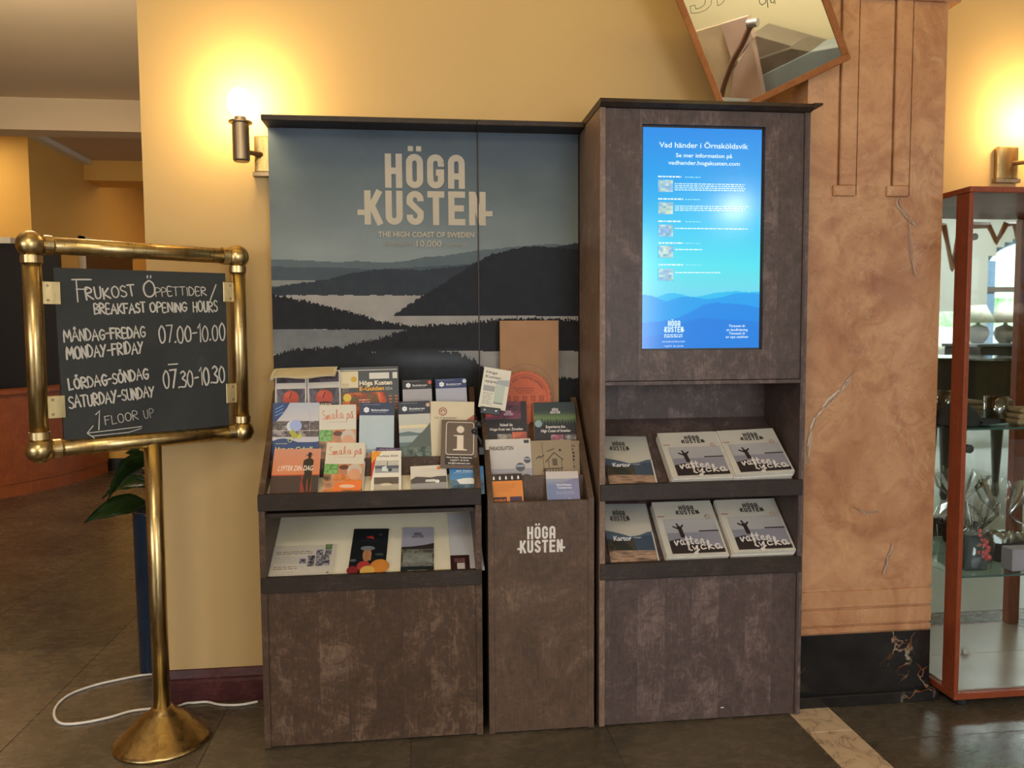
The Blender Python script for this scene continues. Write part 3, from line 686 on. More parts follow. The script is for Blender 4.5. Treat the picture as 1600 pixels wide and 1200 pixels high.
def mural_marks(a, lo, hi):
    """lettering clipped to the panel between x=lo and hi by dropping faces outside"""
    b = Art(.0004); b.z = a.z
    c = (216, 205, 186); X0 = at(569.4, 330, Y=.303).x; X1 = at(759, 330, Y=.303).x; Zb = at(660, 351.5, Y=.303).z; Zt = at(660, 241, Y=.303).z
    logo(b, X0, X1, Zb, Zt, c)
    xa = at(591, 366, Y=.303).x; xb = at(741, 366, Y=.303).x
    b.text('THE HIGH COAST OF SWEDEN', xa, at(660, 370.5, Y=.303).z, .0175, c, w=xb-xa, bold=.018)
    b.text('Established', at(600, 380, Y=.303).x, at(660, 385, Y=.303).z, .0135, (178, 172, 160), w=.088, shear=.25)
    b.text('10,000', at(651, 380, Y=.303).x, at(660, 385.5, Y=.303).z, .021, c, w=.082)
    b.text('years ago', at(695, 380, Y=.303).x, at(660, 385, Y=.303).z, .0125, (178, 172, 160), w=.074, shear=.25)
    V = np.concatenate(b.V)
    for f, col in zip(b.F, b.C):
        P = [tuple(V[i]) for i in f]
        # clip polygon to lo..hi
        for lim, sgn in ((lo, 1), (hi, -1)):
            Q = []
            for p, q in zip(P, P[1:]+P[:1]):
                ip = sgn*(p[0]-lim) >= 0; iq = sgn*(q[0]-lim) >= 0
                if ip: Q.append(p)
                if ip != iq:
                    t = (lim-p[0])/(q[0]-p[0]); Q.append((lim, p[1]+(q[1]-p[1])*t, p[2]))
            P = Q
            if len(P) < 3: break
        if len(P) < 3: continue
        a.V.append(np.array(P)); a.F.append(tuple(range(a.n, a.n+len(P)))); a.C.append(col); a.n += len(P)
for par, x0, x1 in ((A, .000, .6745), (B, .6765, 1.015)):
    a = mural(par, x0, x1, .96, 1.904); mural_marks(a, x0, x1)
    o = a.build('mural_print', MURAL); o.matrix_world = Matrix.Translation((0, .3045, 0)) @ Mb; o.parent = par; o.matrix_parent_inverse = PW[par.name].inverted()
box('joint_strip', WOOD_H, .6735, .6775, .300, .3045, .96, 1.904, parent=A)

# ---- tall cabinet
T = finish(empty('tall_display_cabinet', (1.35, .17, 0)), 'tall dark-stained wooden display cabinet with built-in screen and two magazine shelves', 'cabinet')
X0, X1 = 1.020, 1.682
for x0, x1 in ((X0, X0+TH), (X1-TH, X1)): box('side_panel', WOOD_LIT if x0 < 1.1 else WOOD, x0, x1, .0, .352, .004, 1.912, parent=T, bev=.001)  # left panel takes the birch with lamp glow in its colour
i0, i1 = X0+TH, X1-TH
bm = NB(); prism(bm, [(-.012, 1.935), (-.022, 1.922), (-.006, 1.912), (.354, 1.912), (.354, 1.935)], 'x', X0-.002, X1+.0); mesh('top_board', bm, WOOD_H, T, world=True)
bm = NB(); prism(bm, [(-.022, 1.935), (-.022, 1.929), (.354, 1.929), (.354, 1.935)], 'x', X1, X1+.028); mesh('top_overhang', bm, WOOD_H, T, world=True)
SX0, SX1, SZ0, SZ1 = 1.152, 1.540, 1.184, 1.867
bm = NB()
bx(bm, i0, SX0, .006, .022, 1.092, 1.911); bx(bm, SX1, i1, .006, .022, 1.092, 1.911); bx(bm, SX0, SX1, .006, .022, 1.092, SZ0); bx(bm, SX0, SX1, .006, .022, SZ1, 1.911)
mesh('screen_surround', bm, WOOD, T, world=True)
box('ledge', WOOD, i0, i1, .001, .30, 1.078, 1.090, parent=T, bev=.001)
box('back_panel', WOOD, i0, i1, .26, .27, .30, 1.078, parent=T)
for zl, nm in ((.722, 'upper'), (.474, 'lower')):
    box('shelf_lip', WOOD_H, i0-.016, i1+.012, -.006, .012, zl, zl+.051, parent=T, bev=.0015)
    slab('magazine_shelf', WOOD, T, i0, i1, .014, zl+.028, .262, zl+.225)
box('cupboard_front', WOOD, i0, i1, .006, .022, .006, .470, parent=T)
box('paint_fleck', WHITE, 1.418, 1.428, .0045, .0055, .038, .041, parent=T)

# ---- screen
scr = empty('display_screen', M=Matrix.Translation((SX0, .02, SZ0)) @ Matrix.Rotation(math.pi/2, 4, 'X'), label='bright blue upright information screen set into the tall cabinet', cat='screen')
sw, sh = SX1-SX0, SZ1-SZ0
box('bezel', BLACKP, 0, sw, 0, sh, -.03, -.001, parent=scr, M=Matrix.Identity(4))
a = Art(.0002)
def scr_col(u, v):
    y = 1-v; C = np.zeros((len(u), 3))
    stops = [(0, (26, 140, 232)), (.25, (28, 166, 240)), (.45, (50, 200, 244)), (.62, (84, 226, 240)), (.70, (105, 222, 236)), (.74, (110, 218, 240)), (1, (60, 180, 240))]
    for k in range(3): C[:, k] = np.interp(y, [s[0] for s in stops], [s[1][k] for s in stops])
    r = lambda p: np.interp(u, *Z2(p))
    m1 = y > r([(0, .77), (.12, .765), (.22, .745), (.32, .75), (.42, .765), (.5, .76), (.62, .745), (.8, .737), (.9, .742), (1, .74)]); C[m1] = (46, 190, 240)
    m2 = y > r([(0, .752), (.08, .758), (.2, .785), (.33, .762), (.45, .765), (.55, .775), (.68, .765), (.8, .745), (.92, .745), (1, .75)]); C[m2] = (30, 160, 238)
    m3 = y > r([(0, .88), (.15, .875), (.3, .86), (.42, .83), (.52, .80), (.62, .79), (.75, .795), (.88, .80), (1, .815)]); C[m3] = (24, 138, 230)
    m4 = y > r([(0, .95), (.2, .93), (.35, .88), (.5, .86), (1, .88)]); C[m4] = (26, 128, 224)
    return C
a.raster(.006, .006, sw-.006, sh-.006, 150, 300, scr_col)
M4 = scr.matrix_world.copy()
def sx(px, py): return loc2(M4, px, py)
W = (225, 250, 255)
x, y = sx(1030, 230); x2, _ = sx(1169, 233); a.text('Vad händer i Örnsköldsvik', x, y, .0165, W, w=x2-x, bold=.012)
x, y = sx(1056, 245.5); x2, _ = sx(1144, 246); a.text('Se mer information på', x, y, .0125, W, w=x2-x, bold=.014)
x, y = sx(1044, 257); x2, _ = sx(1156, 258); a.text('vadhander.hogakusten.com', x, y, .0125, W, w=x2-x, bold=.014)
for k, (yt, yi, nl) in enumerate([(277, 300, 4), (312, 335, 3), (347, 370, 1), (381, 403, 1), (415, 439, 1)]):
    x, y = sx(1028, yt); a.fakelines(x, y, .08, 1, .007, W, .1, .0045, seed=k); a.fakelines(x+.085, y, .06, 1, .006, (150, 230, 250), .4, .003, seed=k+9)
    xa, ya = sx(1028, yi); a.rect(xa, ya, xa+.047, ya+.037, (120, 190, 225))
    a.raster(xa+.001, ya+.001, xa+.046, ya+.036, 12, 10, lambda u, v, k=k: np.column_stack([100+120*vn(u*5, v*5, k), 160+80*vn(u*5, v*5, k), 190+50*vn(u*5, v*5, k+1)]))
    xa, ya = sx(1054, yi-12); a.fakelines(xa, ya, .235 if nl > 1 or k == 2 else .09+.06*(k == 4), nl, .0062, W if nl < 2 else (200, 240, 252), .08, .0034, seed=30+k)
xa, ya = sx(1035, 519.5); xb, _ = sx(1069, 520); _, yb = sx(1035, 501); logo(a, xa+.005, xb-.005, ya, yb, W)
xc, yc = sx(1051, 524); a.fakelines(xc-.03, yc, .06, 2, .006, W, .1, .003, seed=3)
xc, yc = sx(1051, 535); a.text('HOGAKUSTEN.COM', xc, yc, .0052, W, w=.072, align='c'); xc, yc = sx(1051, 542); a.text('+46771 26 50 00', xc, yc, .0052, W, w=.062, align='c')
for t, yy in (('Tiotusen år', 511), ('av landhöjning', 517), ('Tiotusen år', 522.5), ('av nya utsikter', 528)):
    xc, yc = sx(1150, yy); a.text(t, xc, yc, .0078, W, w=.0063*len(t)*.78, align='c', bold=.012)
a.build('screen_picture', SCREEN, scr, Matrix.Translation((0, 0, 0)))

# ================================================================== LEAFLETS
def plane(y0, z0, y1, z1, off=0.0):
    d = Vector((0, y1-y0, z1-z0)).normalized(); x = Vector((1, 0, 0)); n = x.cross(d)
    M = Matrix.Identity(4)
    for i in range(3): M[i][0] = x[i]; M[i][1] = d[i]; M[i][2] = n[i]; M[i][3] = (0, y0, z0)[i]+n[i]*off
    return M
def leaf(name, PM, tl, tr, label, cat, art, group=None, t=.004, down=None, v0=0.0, pages=True, mat=None, bow=0.0):
    """flat item lying on plane PM whose top edge runs tl->tr in the view; its foot is at v=v0 of the plane"""
    a_ = Vector(loc2(PM, *tl)); b_ = Vector(loc2(PM, *tr)); ux = (b_-a_); wd = ux.length; ux.normalize(); uy = Vector((-ux.y, ux.x))
    h = (a_.y-v0)/uy.y if down is None else down
    o2 = a_-uy*h
    R3 = Matrix.Identity(4); R3[0][0], R3[1][0] = ux.x, ux.y; R3[0][1], R3[1][1] = uy.x, uy.y; R3[0][3], R3[1][3] = o2.x, o2.y
    M = PM @ R3
    bm = NB(); bx(bm, 0, wd, 0, h, -t, 0)
    if t > .008:  # a pile: a few uneven copies
        bm.free(); bm = NB(); n = max(2, int(t/.005)); r = random.Random(len(label))
        for i in range(n):
            dx = r.uniform(-.003, .003)*(i > 0); dy = r.uniform(-.003, .0)*(i > 0); bx(bm, dx, wd+dx, dy, h+dy, -(i+1)*t/n+.0004, -i*t/n)
    e = mesh(name, bm, mat or PAPER, None, M)
    finish(e, label, cat, group)
    A_ = Art(); A_.M = M; art(A_, wd, h); A_.build('cover_print', PRINT, e, Matrix.Translation((0, 0, .0002)))
    return e
def photo(a, x0, y0, x1, y1, cols, seed=1, fx=4, fy=4, nx=26, ny=26):
    cols = np.array(cols, float)
    def fn(u, v):
        n = fbm(u*fx, v*fy, seed, 3); n = np.clip((n-.25)/.5, 0, .999)*(len(cols)-1); i = n.astype(int); f = (n-i)[:, None]; return cols[i]*(1-f)+cols[np.minimum(i+1, len(cols)-1)]*f+(rng.rand(len(u))-.5)[:, None]*14
    a.raster(x0, y0, x1, y1, nx, ny, fn)
def ridge(a, x0, x1, ybase, pts, c):
    a.poly([(x0, ybase)]+[(x0+(x1-x0)*p[0], p[1]) for p in pts]+[(x1, ybase)], c)

P1 = plane(.024, .752, .100, .846, .004)      # front rack, leaning on the first riser
P2 = plane(.124, .826, .168, 1.010)
P3 = plane(.216, .935, .255, 1.10)
PL = plane(.016, .514, .30, .662, .003)       # lower sloping shelf
G1 = 'leaflets in the stepped rack of the wide stand'

def art_lyfter(a, w, h):
    a.raster(0, 0, w, h, 10, 24, lambda u, v: np.column_stack([np.where(v < .47, 74-10*u, 206-18*(v-.47)), np.where(v < .47, 56, 128+20*(v-.47)), np.where(v < .47, 52, 88+60*(v-.47))]))
    a.rect(0, h*.455, w, h*.475, (196, 80, 50))
    a.raster(w*.62, h*.12, w*.85, h*.44, 10, 14, lambda u, v: np.column_stack([90+90*fbm(u*5, v*5, 3), 54+20*u, 50+v*0]))
    k = (46, 40, 34); cx = w*.77
    a.disc(cx, h*.845, w*.035, k, ry=h*.045); a.poly([(cx-.08*w, h*.865), (cx+.07*w, h*.885), (cx+.07*w, h*.872), (cx-.08*w, h*.85)], k); a.poly([(cx-.045*w, h*.865), (cx-.03*w, h*.92), (cx+.03*w, h*.925), (cx+.045*w, h*.87)], k)
    a.poly([(cx-.03*w, h*.80), (cx-.12*w, h*.76), (cx-.13*w, h*.62), (cx-.08*w, h*.50), (cx+.07*w, h*.50), (cx+.09*w, h*.62), (cx+.09*w, h*.76), (cx+.03*w, h*.80)], k)
    a.poly([(cx-.08*w, h*.52), (cx-.11*w, h*.34), (cx-.05*w, h*.12), (cx-.02*w, h*.12), (cx-.02*w, h*.36), (cx+.0*w, h*.40), (cx+.02*w, h*.12), (cx+.055*w, h*.12), (cx+.08*w, h*.52)], k)
    a.text('LYFTER DIN DAG', w*.12, h*.55, h*.105, (232, 214, 200), w=w*.73, bold=.02, shear=.15)
def art_smaka(a, w, h):
    a.rect(0, 0, w, h, (206, 200, 184)); y1 = h*.60
    photo(a, 0, 0, w, y1, [(70, 62, 48), (150, 110, 84), (196, 150, 120), (205, 120, 60), (110, 90, 60)], 5, 3, 5, 24, 40)
    photo(a, 0, y1*.70, w*.36, y1, [(80, 140, 70), (130, 180, 110), (90, 120, 60)], 7, 4, 4, 12, 12)
    a.disc(w*.5, y1*.80, w*.12, (178, 124, 98), ry=w*.13); a.disc(w*.5, y1*.90, w*.13, (96, 62, 48), ry=w*.07); a.disc(w*.78, y1*.80, w*.19, (190, 178, 166), ry=w*.2); a.disc(w*.78, y1*.70, w*.15, (206, 150, 118), ry=w*.16)
    a.poly([(w*.2, 0), (w*.3, y1*.42), (w*.62, y1*.5), (w*.98, y1*.5), (w*.98, y1*.2), (w*.5, y1*.22), (w*.42, 0)], (226, 120, 56)); a.disc(w*.62, y1*.33, w*.2, (226, 186, 160), ry=w*.05)
    hand(a, 'Smaka', (w*.09, h*.76), (w*.66, h*.78), h*.145, (212, 124, 96), w*.014, 2, .02)
    hand(a, 'på', (w*.74, h*.78), (w*.93, h*.78), h*.13, (206, 84, 66), w*.016, 3, .02)
    a.fakelines(w*.25, h*.72, w*.55, 1, h*.014, (190, 150, 130), .1, seed=2)
def art_tur(a, w, h):
    a.rect(0, 0, w, h, (222, 216, 204)); a.poly([(0, h*.97), (w*.2, h), (w*.06, h*.5), (0, h*.3)], (196, 64, 52)); a.poly([(0, h*.97), (w*.35, h*.99), (w*.1, h*.8), (0, h*.72)], (226, 150, 50))
    a.text('Turlista 2024', w*.2, h*.86, h*.045, (60, 55, 60), w=w*.68, bold=.01)
    a.raster(w*.12, h*.5, w*.92, h*.78, 16, 12, lambda u, v: np.where((v > .62)[:, None], (190, 186, 178), np.where((v > .35)[:, None], (84, 96, 112), (150, 155, 158))))
    a.poly([(w*.35, h*.54), (w*.36, h*.63), (w*.52, h*.66), (w*.56, h*.53)], (206, 214, 210)); a.line([(w*.52, h*.6), (w*.54, h*.76)], .002, (60, 70, 80)); a.disc(w*.63, h*.56, w*.06, (44, 64, 80))
    a.raster(w*.1, h*.1, w*.92, h*.4, 12, 10, lambda u, v: np.where((v > .5)[:, None], (96, 86, 78), (176, 168, 150)))
    a.disc(w*.5, h*.24, w*.2, (206, 196, 170), ry=h*.03)
def art_boat(a, w, h):
    a.raster(0, 0, w, h, 4, 16, lambda u, v: np.column_stack([196+16*v, 188+18*v, 172+24*v]))
    a.text('Trysunda', w*.3, h*.86, h*.05, (190, 178, 150), w=w*.45); a.disc(w*.8, h*.895, w*.055, (214, 122, 62)); a.rect(w*.3, h*.80, w*.85, h*.805, (150, 146, 140))
    ridge(a, 0, w, h*.38, [(0, h*.52), (.15, h*.62), (.35, h*.60), (.55, h*.57), (.75, h*.60), (1, h*.6)], (84, 80, 80)); a.rect(0, h*.0, w, h*.38, (150, 150, 150))
    a.poly([(w*.4, h*.42), (w*.42, h*.5), (w*.68, h*.5), (w*.72, h*.4)], (206, 202, 196)); a.disc(w*.74, h*.42, w*.06, (224, 222, 218), ry=h*.06)
def art_ferry(a, w, h):
    a.raster(0, 0, w, h, 6, 16, lambda u, v: np.column_stack([60+50*(1-v), 118+40*(1-v), 176+14*(1-v)]))
    a.text('M/S Ådalen III', w*.2, h*.80, h*.055, (226, 234, 240), w=w*.6, bold=.02); a.fakelines(w*.13, h*.75, w*.72, 1, h*.03, (206, 220, 232), .05, seed=8)
    photo(a, 0, 0, w, h*.5, [(60, 84, 104), (100, 130, 150), (70, 96, 120)], 12, 3, 3, 14, 8)
    a.poly([(w*.2, h*.5), (w*.3, h*.34), (w*.7, h*.34), (w*.88, h*.5), (w*.6, h*.56), (w*.4, h*.55)], (222, 224, 220))
leaf('leaflet', P1, (429, 702), (502, 701), 'orange leaflet with silhouetted man in a hat, in the front row', 'leaflet', art_lyfter, G1, .005)
leaf('leaflet', P1, (511, 691.5), (571, 692), 'cream food leaflet with red script and an orange photo, in the front row', 'leaflet', art_smaka, G1, .014)
PF = plane(.024, .752, .100, .846, .001)
leaf('leaflet', PF, (588, 699), (624, 700), 'purple-topped leaflet peeking out behind the white timetable', 'leaflet', lambda a, w, h: (a.rect(0, 0, w, h, (84, 66, 104)), a.text('Linna dig Ulvön!', w*.15, h*.955, h*.022, (220, 214, 224), w=w*.7)), G1, .003)
leaf('leaflet', P1, (581, 705), (627, 704), 'white timetable leaflet with two boat photos and red-yellow edge', 'leaflet', art_tur, G1, .005)
leaf('leaflet', P1, (641, 729), (696, 726), 'low pale boat-trip leaflet with grey hills and an orange dot, in the front row', 'leaflet', art_boat, G1, .012)
leaf('leaflet', P1, (702, 729), (755, 728), 'blue leaflet with a white ship, rightmost in the front row of the wide stand', 'leaflet', art_ferry, G1, .006)

def art_cykel(a, w, h):
    a.raster(0, 0, w, h, 30, 44, lambda u, v: np.where((v > .42)[:, None], np.column_stack([170+40*(1-v)*2, 176+20*(1-v)*2, 190+0*v]), np.array([36., 62, 108])))
    photo(a, 0, h*.46, w, h*.72, [(70, 60, 60), (110, 96, 92), (60, 54, 58), (150, 140, 140)], 15, 7, 3, 30, 12)
    a.rect(0, h*.40, w, h*.48, (186, 182, 188)); a.rect(0, h*.57, w, h*.58, (190, 180, 170))
    ridge(a, 0, w, 0, [(0, h*.42), (.12, h*.45), (.25, h*.46), (.38, h*.44), (.55, h*.40), (.75, h*.385), (1, h*.41)], (32, 60, 112))
    a.poly([(0, h), (w*.36, h), (w*.3, h*.92), (w*.2, h*.82), (w*.08, h*.72), (0, h*.7)], (32, 60, 112))
    for k in range(3): a.line([(w*.05, h*(.80+.05*k)), (w*.22, h*(.86+.05*k))], .0022, (110, 160, 214))
    a.disc(w*.42, h*.64, w*.12, (196, 206, 214)); a.disc(w*.5, h*.65, w*.13, (156, 170, 214)); a.poly([(w*.36, h*.55), (w*.44, h*.6), (w*.56, h*.5), (w*.46, h*.44)], (170, 164, 60)); a.poly([(w*.52, h*.46), (w*.6, h*.55), (w*.64, h*.46)], (190, 190, 60))
    a.ring(w*.38, h*.43, w*.04, .002, (180, 190, 60)); a.line([(w*.8, h*.55), (w*.8, h*.9)], .0012, (170, 172, 186))
    a.fakelines(w*.07, h*.375, w*.26, 1, h*.022, (190, 200, 150), .1, seed=4)
    a.text('Hyr en Cykel!', w*.07, h*.27, h*.062, (198, 204, 146), w=w*.8, bold=.02)
    a.fakelines(w*.07, h*.225, w*.88, 2, h*.032, (206, 210, 220), .05, seed=6); a.rect(w*.07, h*.12, w*.45, h*.15, (196, 192, 140))
def art_park(top, title, ph, sticker=None, bub=True):
    def f(a, w, h):
        ph(a, w, h); a.rect(0, h*.80, w, h, top)
        cx, cy = w*.2, h*.885
        for k in range(6):
            t = math.pi*k/3+.5; a.disc(cx+math.cos(t)*w*.055, cy+math.sin(t)*w*.055, w*.032, (226, 230, 236), 10)
        a.disc(cx, cy, w*.03, (200, 206, 216), 8)
        a.text(title, w*.34, h*.868, h*.03, (226, 230, 236), w=w*.5, bold=.02); a.fakelines(w*.34, h*.845, w*.45, 1, h*.014, (190, 196, 210), .1, seed=3); a.fakelines(w*.1, h*.965, w*.55, 1, h*.012, (170, 176, 190), .1, seed=5)
        if sticker: a.disc(w*.94, h*.935, w*.065, sticker); 
    return f
def ph_sea(a, w, h):
    a.raster(0, 0, w, h, 20, 44, lambda u, v: np.where((v > .27)[:, None], np.column_stack([164+14*v, 182+8*v, 192-0*v]), np.array([120., 134, 150])))
    a.rect(0, h*.245, w, h*.275, (140, 150, 150)); photo(a, 0, 0, w*.85, h*.22, [(96, 72, 64), (150, 108, 86), (170, 130, 104), (80, 66, 66)], 21, 5, 3, 20, 12)
    a.disc(w*.6, h*.16, w*.08, (58, 50, 52), ry=h*.035)
def ph_mount(a, w, h):
    a.raster(0, 0, w, h, 20, 30, lambda u, v: np.column_stack([150+50*np.clip(v, 0, 1), 160+36*v, 164+16*v]))
    a.rect(0, h*.58, w, h*.63, (214, 200, 160)); ridge(a, 0, w, h*.3, [(0, h*.51), (.3, h*.53), (.6, h*.50), (1, h*.5)], (90, 110, 112)); a.rect(0, h*.36, w, h*.46, (150, 164, 164))
    P = [(0, h*.30), (.2, h*.30), (.4, h*.36), (.6, h*.46), (.75, h*.52), (.9, h*.60), (1, h*.66)]
    ridge(a, 0, w, 0, P, (80, 88, 82)); photo(a, 0, 0, w, h*.28, [(48, 60, 52), (100, 116, 104), (70, 82, 72), (130, 140, 130)], 24, 8, 5, 24, 16)
def ph_plain(c): return lambda a, w, h: a.rect(0, 0, w, h, c)
def art_pyram(a, w, h):
    a.rect(0, 0, w, h, (206, 192, 162)); a.ring(w*.28, h*.84, w*.085, .003, (150, 76, 52)); a.disc(w*.28, h*.84, w*.055, (160, 90, 62)); a.poly([(w*.24, h*.815), (w*.28, h*.87), (w*.33, h*.815)], (206, 192, 162))
    a.text('VIA PYRAMIDEN', w*.09, h*.725, h*.033, (96, 62, 50), w=w*.5); a.poly([(w, h*.8), (w*.72, h*.66), (w, h*.5)], (168, 82, 66))
def art_info(a, w, h):
    a.rect(0, 0, w, h, (96, 82, 72)); c = (214, 200, 182)
    x0, x1, y0, y1, r = w*.14, w*.90, h*.28, h*.95, w*.07
    P = arc(x1-r, y1-r, r, r, 0, 90, 4)+arc(x0+r, y1-r, r, r, 90, 180, 4)+arc(x0+r, y0+r, r, r, 180, 270, 4)+arc(x1-r, y0+r, r, r, 270, 360, 4); P.append(P[0]); a.line(P, .0022, c)
    a.disc(w*.53, h*.80, w*.105, c); a.poly([(w*.34, h*.68), (w*.62, h*.68), (w*.62, h*.40), (w*.72, h*.385), (w*.72, h*.365), (w*.33, h*.365), (w*.33, h*.385), (w*.44, h*.40), (w*.44, h*.655), (w*.34, h*.665)], c)
    a.rect(w*.12, h*.07, w*.9, h*.26, (40, 28, 30))
    for k, (t, ww) in enumerate((('Höga Kusten Turistservice', .7), ('+46(0)771 26 50 00', .52), ('info@hogakusten.com', .6))): a.text(t, w*.51, h*(.205-.058*k), h*.032, (222, 214, 208), w=w*ww, align='c', bold=.02)
leaf('leaflet', P2, (427, 629.5), (499, 629), 'navy and grey bicycle-hire leaflet with a flower, leftmost of the middle row', 'leaflet', art_cykel, G1, .005)
leaf('leaflet', P2, (499, 633), (556.5, 632), 'cream food leaflet with red script, in the middle row, half hidden below', 'leaflet', art_smaka, G1, .008)
leaf('leaflet', P2, (562, 629), (616, 629), 'park leaflet with navy band over pale empty sea, in the middle row', 'leaflet', art_park((36, 52, 84), 'Balesudden', ph_sea), G1, .005)
leaf('leaflet', P2, (622, 628), (671, 626), 'park leaflet with black-navy band over a green rocky mountain slope', 'leaflet', art_park((34, 40, 58), 'Skuleberget', ph_mount, (196, 160, 140)), G1, .005)
leaf('leaflet', P2, (673, 627), (741, 628), 'tan leaflet with a small red ring emblem, behind the brown information sign', 'leaflet', art_pyram, G1, .006)
PI = plane(.070, .83, .150, 1.0, .0)
leaf('information_sign', PI, (690, 655.5), (746, 657), 'brown information sign with a big white letter i in a rounded square', 'sign', art_info, None, .004, down=.158, mat=plain('brown_sign_board', L(92, 78, 68), .5))

def art_torch(a, w, h):
    a.rect(0, 0, w, h, (196, 190, 182)); x0, x1, y0, y1 = w*.05, w*.95, h*.02, h*.70
    photo(a, x0, y0, x1, y1, [(50, 46, 56), (96, 92, 108), (70, 66, 84), (140, 130, 130)], 31, 5, 3, 24, 22)
    cx = (x0+x1)/2; a.disc(cx, h*.54, w*.26, (180, 66, 44), 16, ry=h*.13); a.disc(cx-.1*w, h*.60, w*.10, (196, 84, 56), 9); a.disc(cx+.1*w, h*.58, w*.10, (190, 60, 44), 9); a.line([(cx-.04*w, h*.53), (cx+.03*w, h*.63)], .003, (60, 30, 30))
    a.disc(cx, h*.40, w*.30, (56, 30, 34), 16, ry=h*.07); a.text('CARNIVAL', cx, h*.38, h*.06, (226, 214, 196), w=w*.5, align='c', bold=.03); a.text('PARK', cx, h*.30, h*.045, (220, 210, 190), w=w*.2, align='c', bold=.03)
    photo(a, x0, h*.80, x1, h*.98, [(40, 36, 44), (80, 70, 90), (60, 50, 56)], 33, 5, 2, 16, 6)
def art_guide(a, w, h):
    a.rect(0, 0, w, h, (66, 72, 78)); a.rect(w*.02, h*.94, w*.98, h*.955, (176, 176, 172)); a.rect(w*.50, h*.80, w*.84, h*.90, (206, 204, 196)); a.rect(w*.9, h*.80, w*.98, h*.90, (206, 204, 196))
    a.rect(w*.0, h*.66, w*.31, h*.93, (208, 196, 164)); a.disc(w*.235, h*.80, w*.05, (196, 160, 50)); a.fakelines(w*.04, h*.72, w*.12, 6, h*.024, (150, 130, 110), .1, seed=1)
    a.text('Höga Kusten', w*.33, h*.70, h*.075, (226, 216, 196), w=w*.56, bold=.03); a.text('E-Guiden', w*.33, h*.61, h*.07, (226, 164, 50), w=w*.42, bold=.03); a.text('2024', w*.77, h*.61, h*.05, (190, 190, 186), w=w*.12)
    photo(a, w*.02, h*.0, w*.78, h*.58, [(96, 60, 44), (196, 62, 42), (210, 120, 56), (150, 60, 40), (90, 84, 52)], 41, 4, 3, 34, 22)
    a.disc(w*.12, h*.50, w*.07, (214, 180, 70)); a.rect(w*.04, h*.28, w*.16, h*.44, (206, 110, 50)); a.fakelines(w*.32, h*.45, w*.2, 4, h*.04, (226, 180, 160), .3, seed=7)
    for k in (.83, .93): a.fakelines(w*k, h*.5, w*.05, 5, h*.05, (206, 110, 56), .1, seed=9)
leaf('leaflet', P3, (430, 581), (479, 580), 'dark event leaflet with red flame emblem, far left of the back row', 'leaflet', art_torch, G1, .006)
leaf('leaflet', P3, (479.5, 580), (531.5, 578), 'dark event leaflet with red flame emblem, second from left in the back row', 'leaflet', art_torch, G1, .006)
PG = plane(.222, .935, .261, 1.10)
leaf('guide_brochure', PG, (531, 574.5), (622, 572), 'wide grey guide brochure with orange food photos, in the back row', 'brochure', art_guide, G1, .008)
leaf('leaflet', P3, (628.5, 594), (674, 592.5), 'park leaflet with black band and red sticker, in the back row', 'leaflet', art_park((34, 32, 38), 'Skuleskogen', ph_plain((160, 158, 164)), (196, 80, 56)), G1, .005)
leaf('leaflet', P3, (680, 592.5), (728, 590.5), 'park leaflet with bright blue band, rightmost in the back row', 'leaflet', art_park((40, 56, 104), 'Skuleberget', ph_plain((166, 168, 184)), (196, 200, 210)), G1, .006)
# folded cream sheet drooping over the back row
bm = NB(); c0 = at(428, 577, Y=.262); c1 = at(527, 574, Y=.262); nx = 24
rows = []
for j in range(6):
    row = []
    for i in range(nx+1):
        u = i/nx; v = j/5; ybk = .285-.085*v; dz = -.002-.030*v**1.6*(1-.10*math.sin(u*9)) - .006*math.sin(u*math.pi)*0
        p = c0.lerp(c1, u); row.append(bm.verts.new((p.x-.006*v*(1-u), ybk, p.z+.004+dz*(1.25 if u < .06 else 1))))
    rows.append(row)
for r0, r1 in zip(rows, rows[1:]):
    for i in range(nx): bm.faces.new((r0[i], r1[i], r1[i+1], r0[i+1]))
bmesh.ops.solidify(bm, geom=bm.faces[:], thickness=.0006)
finish(mesh('folded_paper', bm, plain('cream_paper', L(226, 212, 176), .6, .02), smooth=True), 'cream paper sheet folded forward over the two flame-emblem leaflets', 'paper')

# ---- lower sloping shelf of the wide stand
G2 = 'leaflets on the lower sloping shelf'
def art_card(a, w, h):
    a.rect(0, 0, w, h, (200, 192, 178)); a.fakelines(w*.1, h*.80, w*.56, 2, h*.06, (120, 96, 70), .15, h*.02, 1); a.fakelines(w*.1, h*.62, w*.42, 4, h*.055, (160, 152, 140), .3, h*.012, 2); a.fakelines(w*.1, h*.32, w*.36, 2, h*.06, (130, 100, 76), .1, h*.02, 3); a.fakelines(w*.1, h*.15, w*.34, 2, h*.055, (160, 152, 140), .3, h*.012, 4)
    q = w*.105
    for k, (i, j) in enumerate([(8.1, 3.6), (8.1, 2.85), (6.85, 2.85), (5.7, 2.1), (6.85, 2.1), (7.9, 2.1), (4.5, 1.75), (5.7, 1.35), (6.9, 1.35), (7.95, 1.35)]):
        photo(a, w*.01+i*q*.98, j*h*.235, w*.01+i*q*.98+q*.98, j*h*.235+h*.17, [(50, 46, 52), (120, 118, 124), (180, 176, 172)] if k else [(70, 96, 50), (120, 140, 90)], 50+k, 3, 3, 8, 6)
    a.disc(w*.92, h*.10, w*.018, (110, 110, 112))
